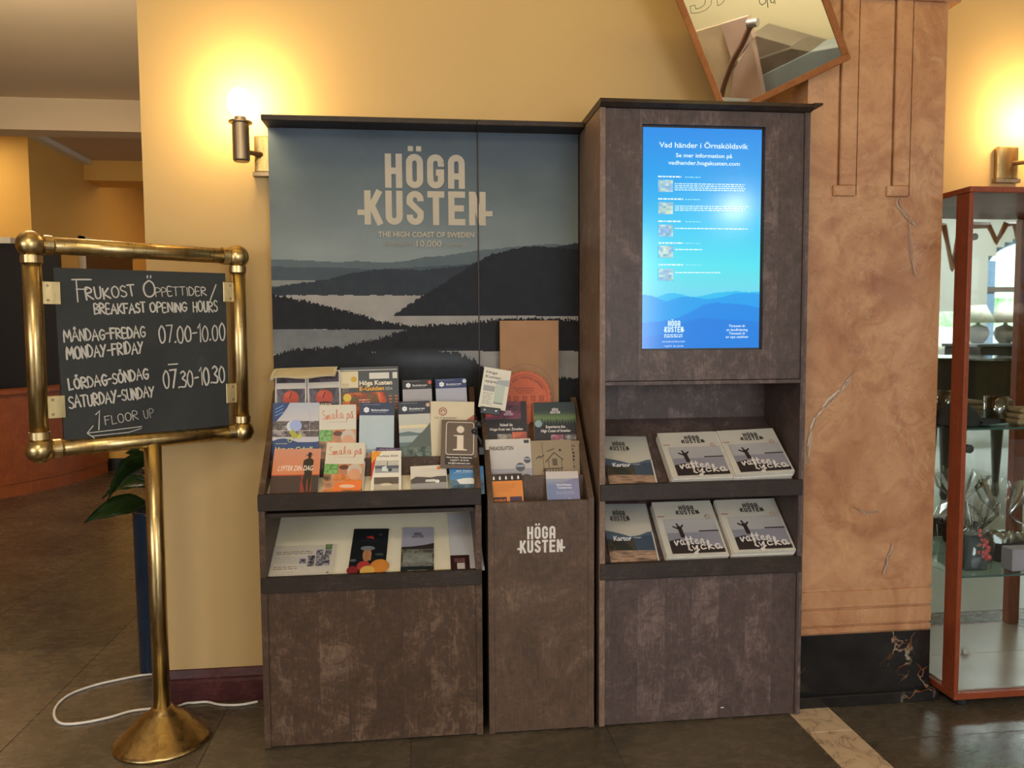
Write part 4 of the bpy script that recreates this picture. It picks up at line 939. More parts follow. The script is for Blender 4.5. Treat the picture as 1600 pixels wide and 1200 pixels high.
def art_fruit(a, w, h):
    a.rect(0, 0, w, h, (22, 26, 28)); a.poly([(w*.36, h*.80), (w*.55, h*.84), (w*.62, h*.76), (w*.5, h*.78)], (170, 50, 44)); a.fakelines(w*.2, h*.72, w*.6, 1, h*.02, (70, 70, 70), .1, seed=1)
    a.disc(w*.46, h*.42, w*.12, (176, 120, 84), ry=h*.14); a.disc(w*.46, h*.56, w*.2, (120, 122, 122), 14, ry=h*.05); a.rect(w*.38, h*.3, w*.5, h*.5, (170, 116, 76)); a.rect(w*.52, h*.3, w*.58, h*.46, (176, 124, 80))
    a.disc(w*.12, h*.10, w*.16, (130, 40, 42)); a.disc(w*.4, h*.19, w*.18, (176, 58, 56)); a.disc(w*.84, h*.18, w*.26, (206, 132, 56)); a.disc(w*.52, h*.08, w*.2, (214, 172, 84)); a.disc(w*.1, h*.3, w*.09, (84, 90, 90), ry=h*.03); a.disc(w*.8, h*.42, w*.12, (60, 70, 70), ry=h*.03); a.disc(w*.78, h*.86, w*.05, (56, 70, 70))
def art_hk(a, w, h):
    a.raster(0, 0, w, h, 6, 20, lambda u, v: np.column_stack([150+10*v, 146+12*v, 162+8*v])); logo(a, w*.32, w*.66, h*.76, h*.88, (90, 84, 92))
    photo(a, 0, h*.14, w, h*.56, [(52, 50, 44), (100, 98, 86), (130, 130, 120), (70, 66, 56)], 61, 4, 4, 20, 20); ridge(a, 0, w, h*.5, [(0, h*.55), (.3, h*.56), (.7, h*.59), (1, h*.63)], (50, 44, 44)); photo(a, w*.05, h*.2, w*.95, h*.4, [(116, 120, 110), (140, 142, 134)], 62, 4, 4, 10, 8)
    a.rect(0, 0, w, h*.13, (30, 36, 36)); a.text('HÖGA KUSTEN', w*.2, h*.02, h*.035, (190, 190, 184), w=w*.6)
def art_small(a, w, h): a.rect(0, 0, w, h, (56, 24, 26)); a.fakelines(w*.2, h*.75, w*.6, 3, h*.09, (170, 130, 120), .1, h*.03, 2); a.rect(w*.34, h*.1, w*.74, h*.5, (190, 180, 174))
leaf('leaflet', PL, (424, 855), (525, 851), 'wide white card with small photos, lying at the left of the lower shelf', 'leaflet', art_card, G2, .006)
leaf('leaflet', PL, (553.5, 826.5), (608, 826), 'black leaflet with red title and autumn fruit, on the lower shelf', 'leaflet', art_fruit, G2, .006)
leaf('leaflet', PL, (629, 825), (678, 824), 'grey-lilac coastal leaflet with a harbour photo, on the lower shelf', 'leaflet', art_hk, G2, .008)
leaf('small_card', PL, (703.5, 868), (733, 867), 'small dark red card at the right end of the lower shelf', 'card', art_small, None, .004)
PLb = plane(.016, .514, .30, .662, .0012)
leaf('blank_sheet', PLb, (699, 803), (746, 801), 'pale grey blank sheet lying under the small dark red card', 'paper', lambda a, w, h: a.rect(0, 0, w, h, (196, 194, 196)), None, .0008)

# ---- narrow stand contents
Q1 = plane(.022, .700, .066, .79, .003); Q2 = plane(.092, .760, .155, .905, .003); Q3 = plane(.185, .865, .235, 1.02, .003)
G3 = 'leaflets in the narrow stand'
def art_cal(a, w, h):
    a.rect(0, 0, w, h, (214, 132, 56)); a.rect(0, h*.80, w, h, (44, 30, 28))
    for k in range(5): a.disc(w*(.12+.19*k), h*.875, w*.032, (220, 214, 204), 10, ry=h*.045); a.disc(w*(.12+.19*k), h*.925, w*.02, (220, 214, 204), 10)
    a.fakelines(w*.2, h*.70, w*.6, 5, h*.05, (170, 104, 50), .3, h*.01, 3); a.rect(w*.08, h*.14, w*.48, h*.34, (60, 30, 34)); a.rect(w*.58, h*.14, w*.95, h*.34, (66, 44, 70)); a.text('SKENS', w*.1, h*.18, h*.10, (210, 120, 60), w=w*.36, bold=.02)
def art_kust(a, w, h):
    a.raster(0, 0, w, h, 14, 14, lambda u, v: np.column_stack([112+90*np.clip(v-.6, 0, 1)*2+18*u, 128+70*np.clip(v-.6, 0, 1)*2, 162+30*np.clip(v-.6, 0, 1)]))
    a.poly([(w*.5, h*.7), (w, h*.84), (w, h*.62), (w*.75, h*.6)], (130, 128, 160)); a.rect(0, h*.80, w, h, (196, 186, 182))
    a.text('Höga Kustens', w*.3, h*.60, h*.055, (226, 226, 230), w=w*.46, bold=.02); a.text('Turistservice', w*.32, h*.52, h*.055, (226, 226, 230), w=w*.44, bold=.02); a.fakelines(w*.28, h*.42, w*.6, 2, h*.045, (176, 184, 204), .1, h*.012, 2); a.ring(w*.68, h*.2, w*.05, .0012, (200, 206, 220))
def art_par(a, w, h):
    a.raster(0, 0, w, h, 8, 16, lambda u, v: np.column_stack([176+24*v, 170+24*v, 172+14*v])); a.rect(0, 0, w, h*.33, (160, 156, 164)); a.rect(0, h*.33, w, h*.345, (146, 140, 148))
    a.text('PARADISLIFTEN', w*.08, h*.76, h*.085, (56, 50, 48), w=w*.53, bold=.015); a.rect(w*.85, h*.90, w*.96, h*.97, (60, 60, 60)); a.fakelines(w*.14, h*.66, w*.7, 6, h*.05, (186, 184, 190), .3, h*.008, 3)
    for x, y, r, s in ((.74, .38, .10, 71), (.90, .53, .075, 72), (.86, .12, .115, 73)):
        a.disc(w*x, h*y, w*r, (90, 88, 92)); a.rect(w*(x-r*.8), h*y, w*(x+r*.8), h*y+w*r*.5, (150, 160, 176)); a.rect(w*(x-r*.7), h*y-w*r*.3, w*(x+r*.7), h*y, (66, 64, 66))
def art_house(a, w, h):
    a.rect(0, 0, w, h, (150, 132, 106)); k = (50, 42, 36); t = .0018
    cx, cy = w*.55, h*.45
    a.line([(cx-.22*w, cy+.05*h), (cx, cy+.26*h), (cx+.22*w, cy+.08*h)], t*1.6, k); a.line([(cx-.15*w, cy+.1*h), (cx-.15*w, cy-.1*h), (cx+.17*w, cy-.1*h), (cx+.17*w, cy+.1*h)], t, k); a.line([(cx-.3*w, cy-.1*h), (cx+.2*w, cy-.1*h)], t*1.5, k)
    for q in range(5): a.line([(cx-.13*w+.07*w*q, cy-.1*h), (cx-.13*w+.07*w*q, cy-.2*h)], t*1.3, k)
    a.rect(cx-.06*w, cy-.04*h, cx+.06*w, cy+.12*h, (90, 78, 64))
    a.line([(.28*w, h*.08), (.27*w, h*.96)], t*.8, (110, 94, 76)); a.line([(.1*w, h*.58), (.18*w, h*.64), (.2*w, h*.60), (.3*w, h*.66)], t*1.5, k); a.line([(.38*w, h*.74), (.5*w, h*.78), (.56*w, h*.80)], t*1.3, k); a.disc(w*.70, h*.76, w*.03, k); a.line([(.24*w, h*.3), (.36*w, h*.32)], t*2, k); a.line([(.28*w, h*.36), (.30*w, h*.18)], t*2, k)
def art_dark(kind):
    def f(a, w, h):
        a.rect(0, 0, w, h, (34, 30, 34))
        if kind == 0:
            photo(a, 0, h*.62, w*.86, h, [(70, 40, 56), (130, 56, 84), (90, 60, 90)], 81, 3, 3, 16, 10); a.disc(w*.1, h*.74, w*.09, (196, 78, 68), ry=h*.07)
            a.text('Beleef de', w*.5, h*.47, h*.06, (216, 206, 200), w=w*.3, align='c', bold=.03); a.text('Hoge Kust van Zweden', w*.5, h*.38, h*.055, (216, 206, 200), w=w*.78, align='c', bold=.03); logo(a, w*.46, w*.66, h*.70, h*.80, (210, 190, 200))
            photo(a, w*.28, h*.02, w*.62, h*.3, [(120, 108, 98), (170, 160, 150)], 82, 4, 4, 10, 8); photo(a, w*.63, h*.08, w*.98, h*.34, [(206, 110, 80), (150, 70, 60)], 83, 3, 3, 10, 8)
        else:
            a.raster(0, h*.5, w, h, 16, 12, lambda u, v: np.column_stack([40+60*np.exp(-((v-.3)/.2)**2), 52+70*np.exp(-((v-.3)/.2)**2), 54+20*np.exp(-((v-.3)/.2)**2)]))
            for q in range(14): a.poly([(w*(.02+.07*q), h*.5), (w*(.045+.07*q), h*(.60+.08*random.random())), (w*(.07+.07*q), h*.5)], (26, 34, 28))
            logo(a, w*.4, w*.62, h*.74, h*.86, (214, 208, 204)); a.disc(w*.1, h*.52, w*.09, (140, 160, 160), ry=h*.08)
            a.text('Experience the', w*.5, h*.42, h*.06, (216, 210, 204), w=w*.46, align='c', bold=.03); a.text('High Coast of Sweden', w*.5, h*.33, h*.06, (216, 210, 204), w=w*.7, align='c', bold=.03)
            photo(a, w*.38, 0, w*.68, h*.27, [(100, 96, 140), (170, 80, 90), (180, 170, 170)], 85, 4, 4, 10, 8); photo(a, w*.7, 0, w*.98, h*.27, [(60, 56, 60), (180, 176, 176)], 86, 3, 3, 10, 8)
    return f
leaf('leaflet', Q1, (765, 741.5), (815, 739.5), 'small orange calendar leaflet with dark top band, front left of the narrow stand', 'leaflet', art_cal, G3, .006)
leaf('leaflet', Q1, (852.5, 737), (903, 736), 'small blue leaflet with pale top, front right of the narrow stand', 'leaflet', art_kust, G3, .006)
leaf('leaflet', Q2, (758, 687), (828.5, 685), 'white ski-lift leaflet with three round photos, on the middle step of the narrow stand', 'leaflet', art_par, G3, .005)
Q2b = plane(.098, .760, .161, .905, .003)
leaf('leaflet', Q2b, (868, 687.5), (905, 688.5), 'kraft booklet half hidden at the right of the middle step', 'leaflet', lambda a, w, h: (a.rect(0, 0, w, h, (146, 126, 102)), a.fakelines(w*.5, h*.85, w*.3, 9, h*.08, (60, 50, 42), .1, h*.05, 3)), G3, .004)
leaf('leaflet', Q2, (829, 689), (892, 686.5), 'kraft-paper booklet with a line drawing of a log house', 'leaflet', art_house, G3, .005)
leaf('leaflet', Q3, (757, 628), (822, 627), 'dark magenta-topped leaflet behind the phone app card', 'leaflet', art_dark(0), G3, .006)
leaf('leaflet', Q3, (833, 629), (898, 628), 'dark green northern-light leaflet, right of the back step', 'leaflet', art_dark(1), G3, .008)

# paper bag with round orange card
KRAFT = plain('kraft_paper', L(160, 120, 86), .75, .08, 14)
b0 = at(781, 501, Y=.262); b1 = at(873, 502, Y=.262); bw = b1.x-b0.x; bz = .872
M = Matrix.Translation((b0.x, .262, bz)) @ Matrix.Rotation(math.pi/2, 4, 'X'); bh = b0.z-bz
bm = NB()
bx(bm, 0, bw, 0, bh, -.014, 0, .0012)
for x in (.25, .5, .93):
    bx(bm, bw*x-.0007, bw*x+.0007, .02, bh-.002, -.0004, .0004)
bag = finish(mesh('paper_bag', bm, KRAFT, None, M), 'flat brown kraft paper bag standing at the back of the narrow stand', 'paper bag')
a = Art(); cx, cy = loc2(M, 822, 618); r2 = .108
a.ring(cx, cy+.012, .094, .0012, (110, 78, 56)); a.build('stamp_print', PRINT, bag, Matrix.Translation((0, 0, .0006)))
Mc = Matrix.Translation((0, .246, 0)) @ Matrix.Rotation(math.pi/2, 4, 'X')
cx, cy = loc2(Mc, 820, 621); rad = .088
n = 120; pts = []
for k in range(n):
    t = 2*math.pi*k/n; rr = rad*(1+.022*(1 if k % 4 < 2 else -1)); x, y = cx+rr*math.cos(t), cy+rr*math.sin(t); pts.append((x, max(y, .90)))
bm = NB(); prism(bm, pts, 'z', -.0015, 0)
card = finish(mesh('round_card', bm, plain('orange_card', L(196, 96, 60), .6, .05), None, Mc), 'round orange card with scalloped edge in front of the kraft paper bag', 'card')
a = Art(); k = (120, 44, 28)
a.line(arc(cx, cy, rad*.86, rad*.86, -40, 220, 50), .0012, k)
s_ = 'DIN HÖGA KUSTEN-LOTSEN'
for i, ch in enumerate(s_):
    t = math.radians(150-i*120/(len(s_)-1)); a.text(ch, cx+rad*.72*math.cos(t), cy+rad*.72*math.sin(t), .0075, k, align='c', ang=t-math.pi/2, bold=.01) if ch != ' ' else None
for q, ww in enumerate((.07, .06, .045)): a.fakelines(cx-ww/2, cy+.03-q*.008, ww, 1, .006, k, .05, .0022, q)
for q in range(5):
    xx = cx-.056+q*.028; a.line([(xx-.006, cy-.01), (xx+.006, cy-.01), (xx+.006, cy+.004), (xx-.006, cy+.004), (xx-.006, cy-.01)], .0016, k); a.disc(xx, cy-.003, .002, k, 8)
a.fakelines(cx-.03, cy-.026, .06, 2, .007, k, .1, .0018, 8)
a.build('card_print', PRINT, card, Matrix.Translation((0, 0, .0004)))

# phone app card on its clip
Pc = plane(.130, 0, .150, .12); Pc[0][3] = 0; Pc[1][3] = .135; Pc[2][3] = .95
def art_app(a, w, h):
    a.rect(0, 0, w, h, (212, 206, 190)); 
    for q, t in enumerate(('Höga', 'Kusten', 'appen')): a.text(t, w*.1, h*(.86-.11*q), h*.065, (60, 58, 60), w=w*(.42, .56, .52)[q], bold=.012)
    a.poly([(w*.55, h*.72), (w*.98, h*.76), (w*.98, h*.6), (w*.5, h*.62)], (158, 162, 164)); a.rect(w*.08, h*.42, w*.5, h*.56, (150, 150, 146)); a.rect(w*.52, h*.14, w*.86, h*.60, (176, 186, 170)); a.rect(w*.52, h*.14, w*.86, h*.17, (110, 110, 106))
    a.fakelines(w*.1, h*.36, w*.36, 6, h*.05, (130, 126, 120), .2, h*.015, 3)
appc = leaf('app_card', Pc, (757, 573), (799, 580), 'white phone app card held tilted in a small black clip', 'card', art_app, None, .0012, down=.13)
clipM = Matrix.Identity(4)
cl = finish(empty('card_clip', at(765, 642, Y=.12)), 'small black clip stand with ball joint holding the white app card', 'clip')
c = at(766, 642, Y=.128); ang = math.radians(-8)
bm = NB(); bx(bm, -.032, .032, -.006, .006, -.011, .011, .002); bmesh.ops.transform(bm, matrix=Matrix.Translation(c) @ Matrix.Rotation(-ang, 4, 'Y'), verts=bm.verts[:]); mesh('clip_bar', bm, BLACKP, cl, world=True)
for dx in (-.018, .018):
    bm = NB(); lathe(bm, [(.0001, -.002), (.003, -.002), (.003, .001), (.0001, .002)], seg=12, M=Matrix.Translation(c+Vector((dx, -.007, .002-dx*.14))) @ Matrix.Rotation(math.pi/2, 4, 'X')); mesh('rivet', bm, metal('steel_rivet', (.7, .7, .7), .3), cl, world=True)
jp = at(748, 663, Y=.115)
bm = NB(); bmesh.ops.create_icosphere(bm, subdivisions=2, radius=.012, matrix=Matrix.Translation(jp)); bmesh.ops.create_icosphere(bm, subdivisions=2, radius=.009, matrix=Matrix.Translation(at(741, 674, Y=.115))); mesh('ball_joint', bm, BLACKP, cl, world=True, smooth=True)
bm = NB(); tube(bm, [c+Vector((-.02, 0, -.01)), c+Vector((-.022, -.002, -.03)), jp, at(741, 674, Y=.115), Vector((.664, .118, .90)), Vector((.664, .118, .88))], .005, 10); mesh('clip_arm', bm, BLACKP, cl, world=True, smooth=True)
bm = NB(); bx(bm, .6555, .674, .09, .14, .86, .885, .002); mesh('clamp', bm, BLACKP, cl, world=True)

# ---- magazines in the tall cabinet
G4 = 'magazines on the shelves of the tall cabinet'
def art_kartor(a, w, h):
    a.raster(0, 0, w, h, 10, 30, lambda u, v: np.column_stack([150+46*np.sin(np.clip(v, 0, 1)*3.0), 152+36*np.sin(v*3), 150+22*np.sin(v*3)]))
    logo(a, w*.16, w*.56, h*.71, h*.88, (52, 46, 44)); a.fakelines(w*.25, h*.695, w*.28, 1, h*.012, (90, 84, 80), .1, seed=1)
    ridge(a, 0, w, h*.2, [(0, h*.55), (.15, h*.53), (.35, h*.49), (.5, h*.45), (.7, h*.47), (.88, h*.52), (1, h*.53)], (84, 96, 112)); ridge(a, 0, w, h*.2, [(0, h*.42), (.3, h*.40), (.6, h*.43), (.85, h*.47), (1, h*.46)], (66, 78, 92))
    photo(a, 0, h*.22, w*.58, h*.40, [(48, 46, 42), (80, 70, 56), (60, 62, 58)], 91, 6, 3, 16, 8); photo(a, 0, h*.03, w*.97, h*.23, [(126, 100, 84), (176, 146, 122), (150, 120, 100), (90, 72, 62)], 92, 3, 9, 22, 14)
    ridge(a, w*.15, w*.5, h*.24, [(0, h*.28), (.3, h*.40), (.6, h*.36), (1, h*.28)], (50, 52, 46))
    a.rect(0, 0, w, h*.03, (206, 202, 194)); a.rect(w*.972, 0, w, h*.52, (206, 202, 194))
    a.text('Kartor', w*.14, h*.385, h*.075, (226, 226, 228), w=w*.38, bold=.03); a.text('maps', w*.58, h*.42, h*.03, (206, 206, 208), w=w*.15)
def art_vatten(a, w, h):
    a.rect(0, 0, w, h, (198, 192, 178)); logo(a, w*.36, w*.74, h*.745, h*.91, (52, 46, 44)); a.fakelines(w*.44, h*.725, w*.2, 1, h*.012, (150, 140, 130), .1, seed=1); a.rect(w*.02, h*.705, w*.14, h*.72, (170, 96, 60)); 
    x0, x1, y0, y1 = w*.10, w*.965, h*.035, h*.66
    a.raster(x0, y0, x1, y1, 14, 22, lambda u, v: np.column_stack([np.where(v > .6, 150+26*v, 132+10*u), np.where(v > .6, 148+24*v, 130+10*u), np.where(v > .6, 154+16*v, 140+10*u)]))
    ridge(a, x0, x1, y0, [(0, y0+(y1-y0)*.36), (.2, y0+(y1-y0)*.42), (.4, y0+(y1-y0)*.28), (.7, y0+(y1-y0)*.2), (1, y0+(y1-y0)*.12)], (44, 36, 38))
    a.rect(x0+(x1-x0)*.62, y0+(y1-y0)*.60, x1, y0+(y1-y0)*.64, (60, 50, 54))
    k = (48, 38, 40); fx_, fy_ = x0+(x1-x0)*.26, y0+(y1-y0)*.45
    a.poly([(fx_-.01*w, fy_), (fx_-.025*w, fy_+.17*h), (fx_+.045*w, fy_+.17*h), (fx_+.06*w, fy_)], k); a.disc(fx_, fy_+.185*h, w*.03, k)
    for dx, dy in ((-.09, .20), (-.02, .25), (.07, .22)): a.line([(fx_, fy_+.15*h), (fx_+dx*w, fy_+dy*h)], w*.03, k, caps=True)
    hand(a, 'vatten', (x0+(x1-x0)*.10, y0+(y1-y0)*.24), (x0+(x1-x0)*.66, y0+(y1-y0)*.26), h*.15, (222, 214, 208), w*.024, 4, .03)
    hand(a, 'lycka', (x0+(x1-x0)*.32, y0+(y1-y0)*.07), (x0+(x1-x0)*.96, y0+(y1-y0)*.11), h*.15, (222, 214, 208), w*.024, 5, .03)
    a.fakelines(w*.5, h*.02, w*.3, 1, h*.014, (206, 196, 186), .1, seed=2); a.ring(w*.86, h*.68, w*.04, .0012, (170, 130, 110)); a.disc(w*.86, h*.68, w*.034, (196, 176, 160))
for zl, rowname, K in ((.722, 'upper', [((938, 681.5), (1009, 682)), ((1027, 677), (1117.5, 674)), ((1119, 673.5), (1207, 669))]),
                       (.474, 'lower', [((938, 787.5), (1009, 787)), ((1018, 785), (1109, 782)), ((1116.5, 781.5), (1209, 778.5))])):
    PMg = lambda off: plane(.016, zl+.030, .262, zl+.227, off)
    lab = {0: 'map magazine with blue hills and rocky shore, left on the %s shelf', 1: 'cream magazine with a figure and white script, middle of the %s shelf', 2: 'cream magazine with a figure and white script, right on the %s shelf'}
    for i, (tl, tr) in enumerate(K):
        th = (.006, .034, .040)[i]
        leaf('magazine', PMg(th+.001), tl, tr, lab[i] % rowname, 'magazine', art_vatten if i else art_kartor, G4, th, v0=(.004, .012, .014)[i])

# ================================================================== BRASS SIGN STAND
phi = .6248; fO = Vector((-.3224, .1, 0)); fu = Vector((math.cos(phi), math.sin(phi), 0)); fn = Vector((math.sin(phi), -math.cos(phi), 0))
st = finish(empty('sign_stand', (fO.x, fO.y, 0)), 'aged brass floor sign stand with square tube frame and round conical foot', 'sign stand')
wl, wr, ztp, zbt, RB, RTb = -.2942, .278, 1.4877, .9286, .0365, .0235
P = lambda s, z, o=0: fO+fu*s+Vector((0, 0, z))+fn*o
bm = NB(); lathe(bm, [(.139, 0), (.142, .003), (.142, .009), (.132, .013), (.060, .082), (.034, .098), (.030, .108)], (fO.x, fO.y, 0), 64); mesh('foot', bm, BRASS, st, smooth=False, world=True)
for f in st.children[0].data.polygons: f.use_smooth = True
bm = NB(); tube(bm, [P(0, .10), P(0, .5), P(0, zbt-.015)], RTb+.001, 32); mesh('pole', bm, BRASS, st, world=True, smooth=True)
for (s0, z0, s1, z1) in ((wl, ztp, wr, ztp), (wl, zbt, wr, zbt), (wl, zbt, wl, ztp), (wr, zbt, wr, ztp)):
    a_, b_ = P(s0, z0), P(s1, z1); bm = NB(); tube(bm, [a_, a_.lerp(b_, .5), b_], RTb, 28); mesh('frame_tube', bm, BRASS, st, world=True, smooth=True)
    d = (b_-a_).normalized()
    for e, sg in ((a_, 1), (b_, -1)):
        bm = NB(); tube(bm, [e+d*sg*.03, e+d*sg*.05, e+d*sg*.0505], [RTb+.0035, RTb+.0035, RTb], 28); mesh('collar', bm, BRASS_L, st, world=True)
for s0 in (wl, wr):
    for z0 in (zbt, ztp):
        bm = NB(); bmesh.ops.create_uvsphere(bm, u_segments=32, v_segments=20, radius=RB, matrix=Matrix.Translation(P(s0, z0))); mesh('corner_ball', bm, BRASS, st, world=True, smooth=True)
# board
MB = Matrix.Identity(4)
for i in range(3): MB[i][0] = fu[i]; MB[i][1] = (0, 0, 1)[i]; MB[i][2] = fn[i]; MB[i][3] = (fO+fn*.006)[i]
Mi = Mat('chalkboard'); n1 = Mi.noise(Mi.coord(), 5, 5, .65, 1.0); Mi.col(Mi.ramp(n1, [(.35, L(34, 36, 36)), (.6, L(42, 45, 44)), (.8, L(62, 66, 64))])); Mi.set(Roughness=.6)
bm = NB(); pts = [loc2(MB, *p) for p in ((83, 418), (352, 427), (358.5, 664), (101, 693))]
prism(bm, pts, 'z', -.012, 0); board = mesh('chalkboard', bm, Mi.m, None, MB); finish(board, 'black chalkboard with breakfast opening hours in chalk, hung in the brass frame', 'chalkboard')
Mf = Mat('chalk_smudge')
a = Art(.00015); CH = (196, 192, 184)
lp = lambda p: loc2(MB, *p)
def chalk(s, p0, p1, hpx, seed, t=.0044, c=CH, jit=.05):
    A0_ = lp(p0); A1_ = lp(p1); h1 = lp((p0[0], p0[1]-hpx)); hand(a, s, A0_, A1_, h1[1]-A0_[1], c, t, seed, jit)
chalk('F', (119, 470), (141, 470), 33, 1, .0042)
chalk('RUKOST', (135, 469), (211, 462), 17, 2)
chalk('O', (224, 463), (242, 463), 25, 3); a.line([lp((230, 431)), lp((230, 434))], .004, CH, caps=True); a.line([lp((235, 431)), lp((235, 434))], .004, CH, caps=True)
chalk('PPETTIDER', (243, 463), (322, 461), 14, 4, .0028)
a.line([lp((337, 445)), lp((328, 469))], .0036, CH, caps=True); a.line([lp((112, 437)), lp((142, 437))], .004, CH, caps=True)
chalk('BREAKFAST', (147, 491), (227, 488), 15, 5); chalk('OPENING', (234, 488), (291, 487), 14, 6); chalk('HOURS', (301, 487), (339, 487), 16, 7)
chalk('MÅNDAG-FREDAG', (100, 534), (226, 526), 17, 8, .0047); chalk('07.00-10.00', (248, 536), (351, 532), 27, 9, .0044)
chalk('MONDAY-FRIDAY', (104, 561), (223, 551), 18, 10, .0047); chalk('LÖRDAG-SÖNDAG', (107, 609), (231, 592), 17, 11, .0047)
chalk('07.30-10.30', (255, 607), (350, 598), 27, 12, .0047); a.line([lp((262, 569.5)), lp((276, 568.5))], .004, CH, caps=True)
chalk('SATURDAY-SUNDAY', (108, 638), (240, 619), 18, 13, .0047)
chalk('1', (147, 670), (153, 670), 29, 14, .0036); chalk('FLOOR', (163, 664), (215, 655), 14, 15, .0026, (176, 172, 166)); chalk('UP', (224, 654), (239, 651), 13, 16, .0022, (165, 162, 156))
a.line([lp((220, 666)), lp((180, 671)), lp((137, 676))], .0026, CH, caps=True); a.line([lp((219, 669)), lp((200, 675)), lp((142, 681))], .0022, CH, caps=True); a.line([lp((144, 665)), lp((135, 676.5)), lp((146, 684))], .0026, CH, caps=True)
a.build('chalk_writing', CHALKM, board, Matrix.Translation((0, 0, .0004)))
for s0, s1, zz_ in ((-.281, -.230, 1.358), (-.281, -.230, 1.045), (.226, .268, 1.375), (.226, .268, 1.055)):
    bm = NB(); bx(bm, s0, s1, zz_-.031, zz_+.031, .0015, .0045, .0008)
    bx(bm, (s0+.008 if s0 < 0 else s1-.012), (s0+.012 if s0 < 0 else s1-.008), zz_-.029, zz_+.029, .004, .0065)
    bmesh.ops.transform(bm, matrix=MB, verts=bm.verts[:]); h = mesh('board_bracket', bm, BRASS_L, st, world=True)
    for dz in (-.02, .02):
        bm = NB(); lathe(bm, [(.0001, 0), (.004, 0), (.003, .002), (.0001, .002)], seg=12, M=MB @ Matrix.Translation(((s0+.02) if s0 < 0 else (s1-.02), zz_+dz, .0045))); mesh('screw', bm, BRONZE, h, world=False, M=Matrix.Identity(4)); st.children[-1]
        
# white cable
cpx = [(239, 1053), (215, 1056), (180, 1063), (150, 1070), (115, 1082), (95, 1095), (85, 1110), (87, 1124), (100, 1131), (130, 1129), (170, 1121), (205, 1111), (240, 1107), (270, 1106), (290, 1099), (308, 1093), (325, 1095), (345, 1101), (375, 1101), (403, 1096)]
pts = [at(x, y, Z=.005) for x, y in cpx]
bm = NB(); tube(bm, smooth_path([Vector((p.x, min(p.y, 0.332 if p.x > -.41 else 9), .0046)) for p in pts], 5), .0042, 10)
finish(mesh('power_cable', bm, plain('white_cable', L(220, 216, 210), .4, .02), smooth=True), 'white cable looping over the dark floor around the brass foot', 'cable')

# ================================================================== PLANT
pot_c = at(212, 1050, Y=.62); pr = .085; pc = Vector((pot_c.x+pr, .66, 0))
pl = finish(empty('potted_plant', pc), 'broad-leaved green plant in a tall dark blue cylindrical planter', 'plant')
bm = NB(); lathe(bm, [(pr*.92, 0), (pr*.94, .005), (pr, .59), (pr+.003, .60), (pr-.006, .60), (pr-.008, .56)], pc, 40); mesh('planter', bm, plain('dark_blue_glaze', L(26, 44, 66), .25, .15, 8), pl, world=True, smooth=True)
bm = NB(); lathe(bm, [(.0001, .565), (pr-.008, .565), (pr-.008, .57), (.0001, .572)], pc, 30); mesh('soil', bm, plain('soil', (.02, .014, .01), .9), pl, world=True)
LEAFM = plain('green_leaf', L(40, 66, 24), .32, .3, 12); STEMM = plain('green_stem', L(84, 104, 50), .5)
def big_leaf(b, tip, wd, sag, twist=0.0, stem=True):
    b = Vector(b); tip = Vector(tip); ax = tip-b; side = ax.cross(Vector((0, 0, 1))).normalized(); side = Matrix.Rotation(twist, 3, ax.normalized()) @ side; upv = side.cross(ax.normalized())
    bm = NB(); n = 12; rows = []
    for i in range(n+1):
        t = i/n; c = b+ax*t+Vector((0, 0, 1))*sag*4*t*(1-t); hw = wd*math.sin(math.pi*min(1, t**.75*1.0))*.5+.001
        rows.append([bm.verts.new(c+side*hw*k+upv*abs(k)*hw*.35+upv*.004*math.sin(t*20+k*3)) for k in (-1, -.5, 0, .5, 1)])
    for r0, r1 in zip(rows, rows[1:]):
        for k in range(4): bm.faces.new((r0[k], r0[k+1], r1[k+1], r1[k]))
    bmesh.ops.solidify(bm, geom=bm.faces[:], thickness=.0012); mesh('leaf', bm, LEAFM, pl, world=True, smooth=True)
    if stem:
        bm = NB(); tube(bm, smooth_path([pc+Vector((0, 0, .56)), pc.lerp(b, .5)+Vector((0, 0, .40)), b], 5), .005, 8); mesh('stem', bm, STEMM, pl, world=True, smooth=True)
big_leaf(at(238, 722, Y=.62), at(168, 782, Y=.52), .115, .035, .9)
big_leaf(at(232, 786, Y=.62), at(131, 817, Y=.46), .075, .02, -1.0)
big_leaf(at(236, 728, Y=.66), at(196, 708, Y=.70), .08, .01, .8)
big_leaf(at(236, 760, Y=.66), at(160, 779, Y=.72), .07, .03, -.7)
big_leaf(at(242, 740, Y=.66), at(262, 700, Y=.80), .08, .02, .3)
big_leaf(at(240, 744, Y=.66), at(222, 738, Y=.55), .03, .01, 1.2, False)

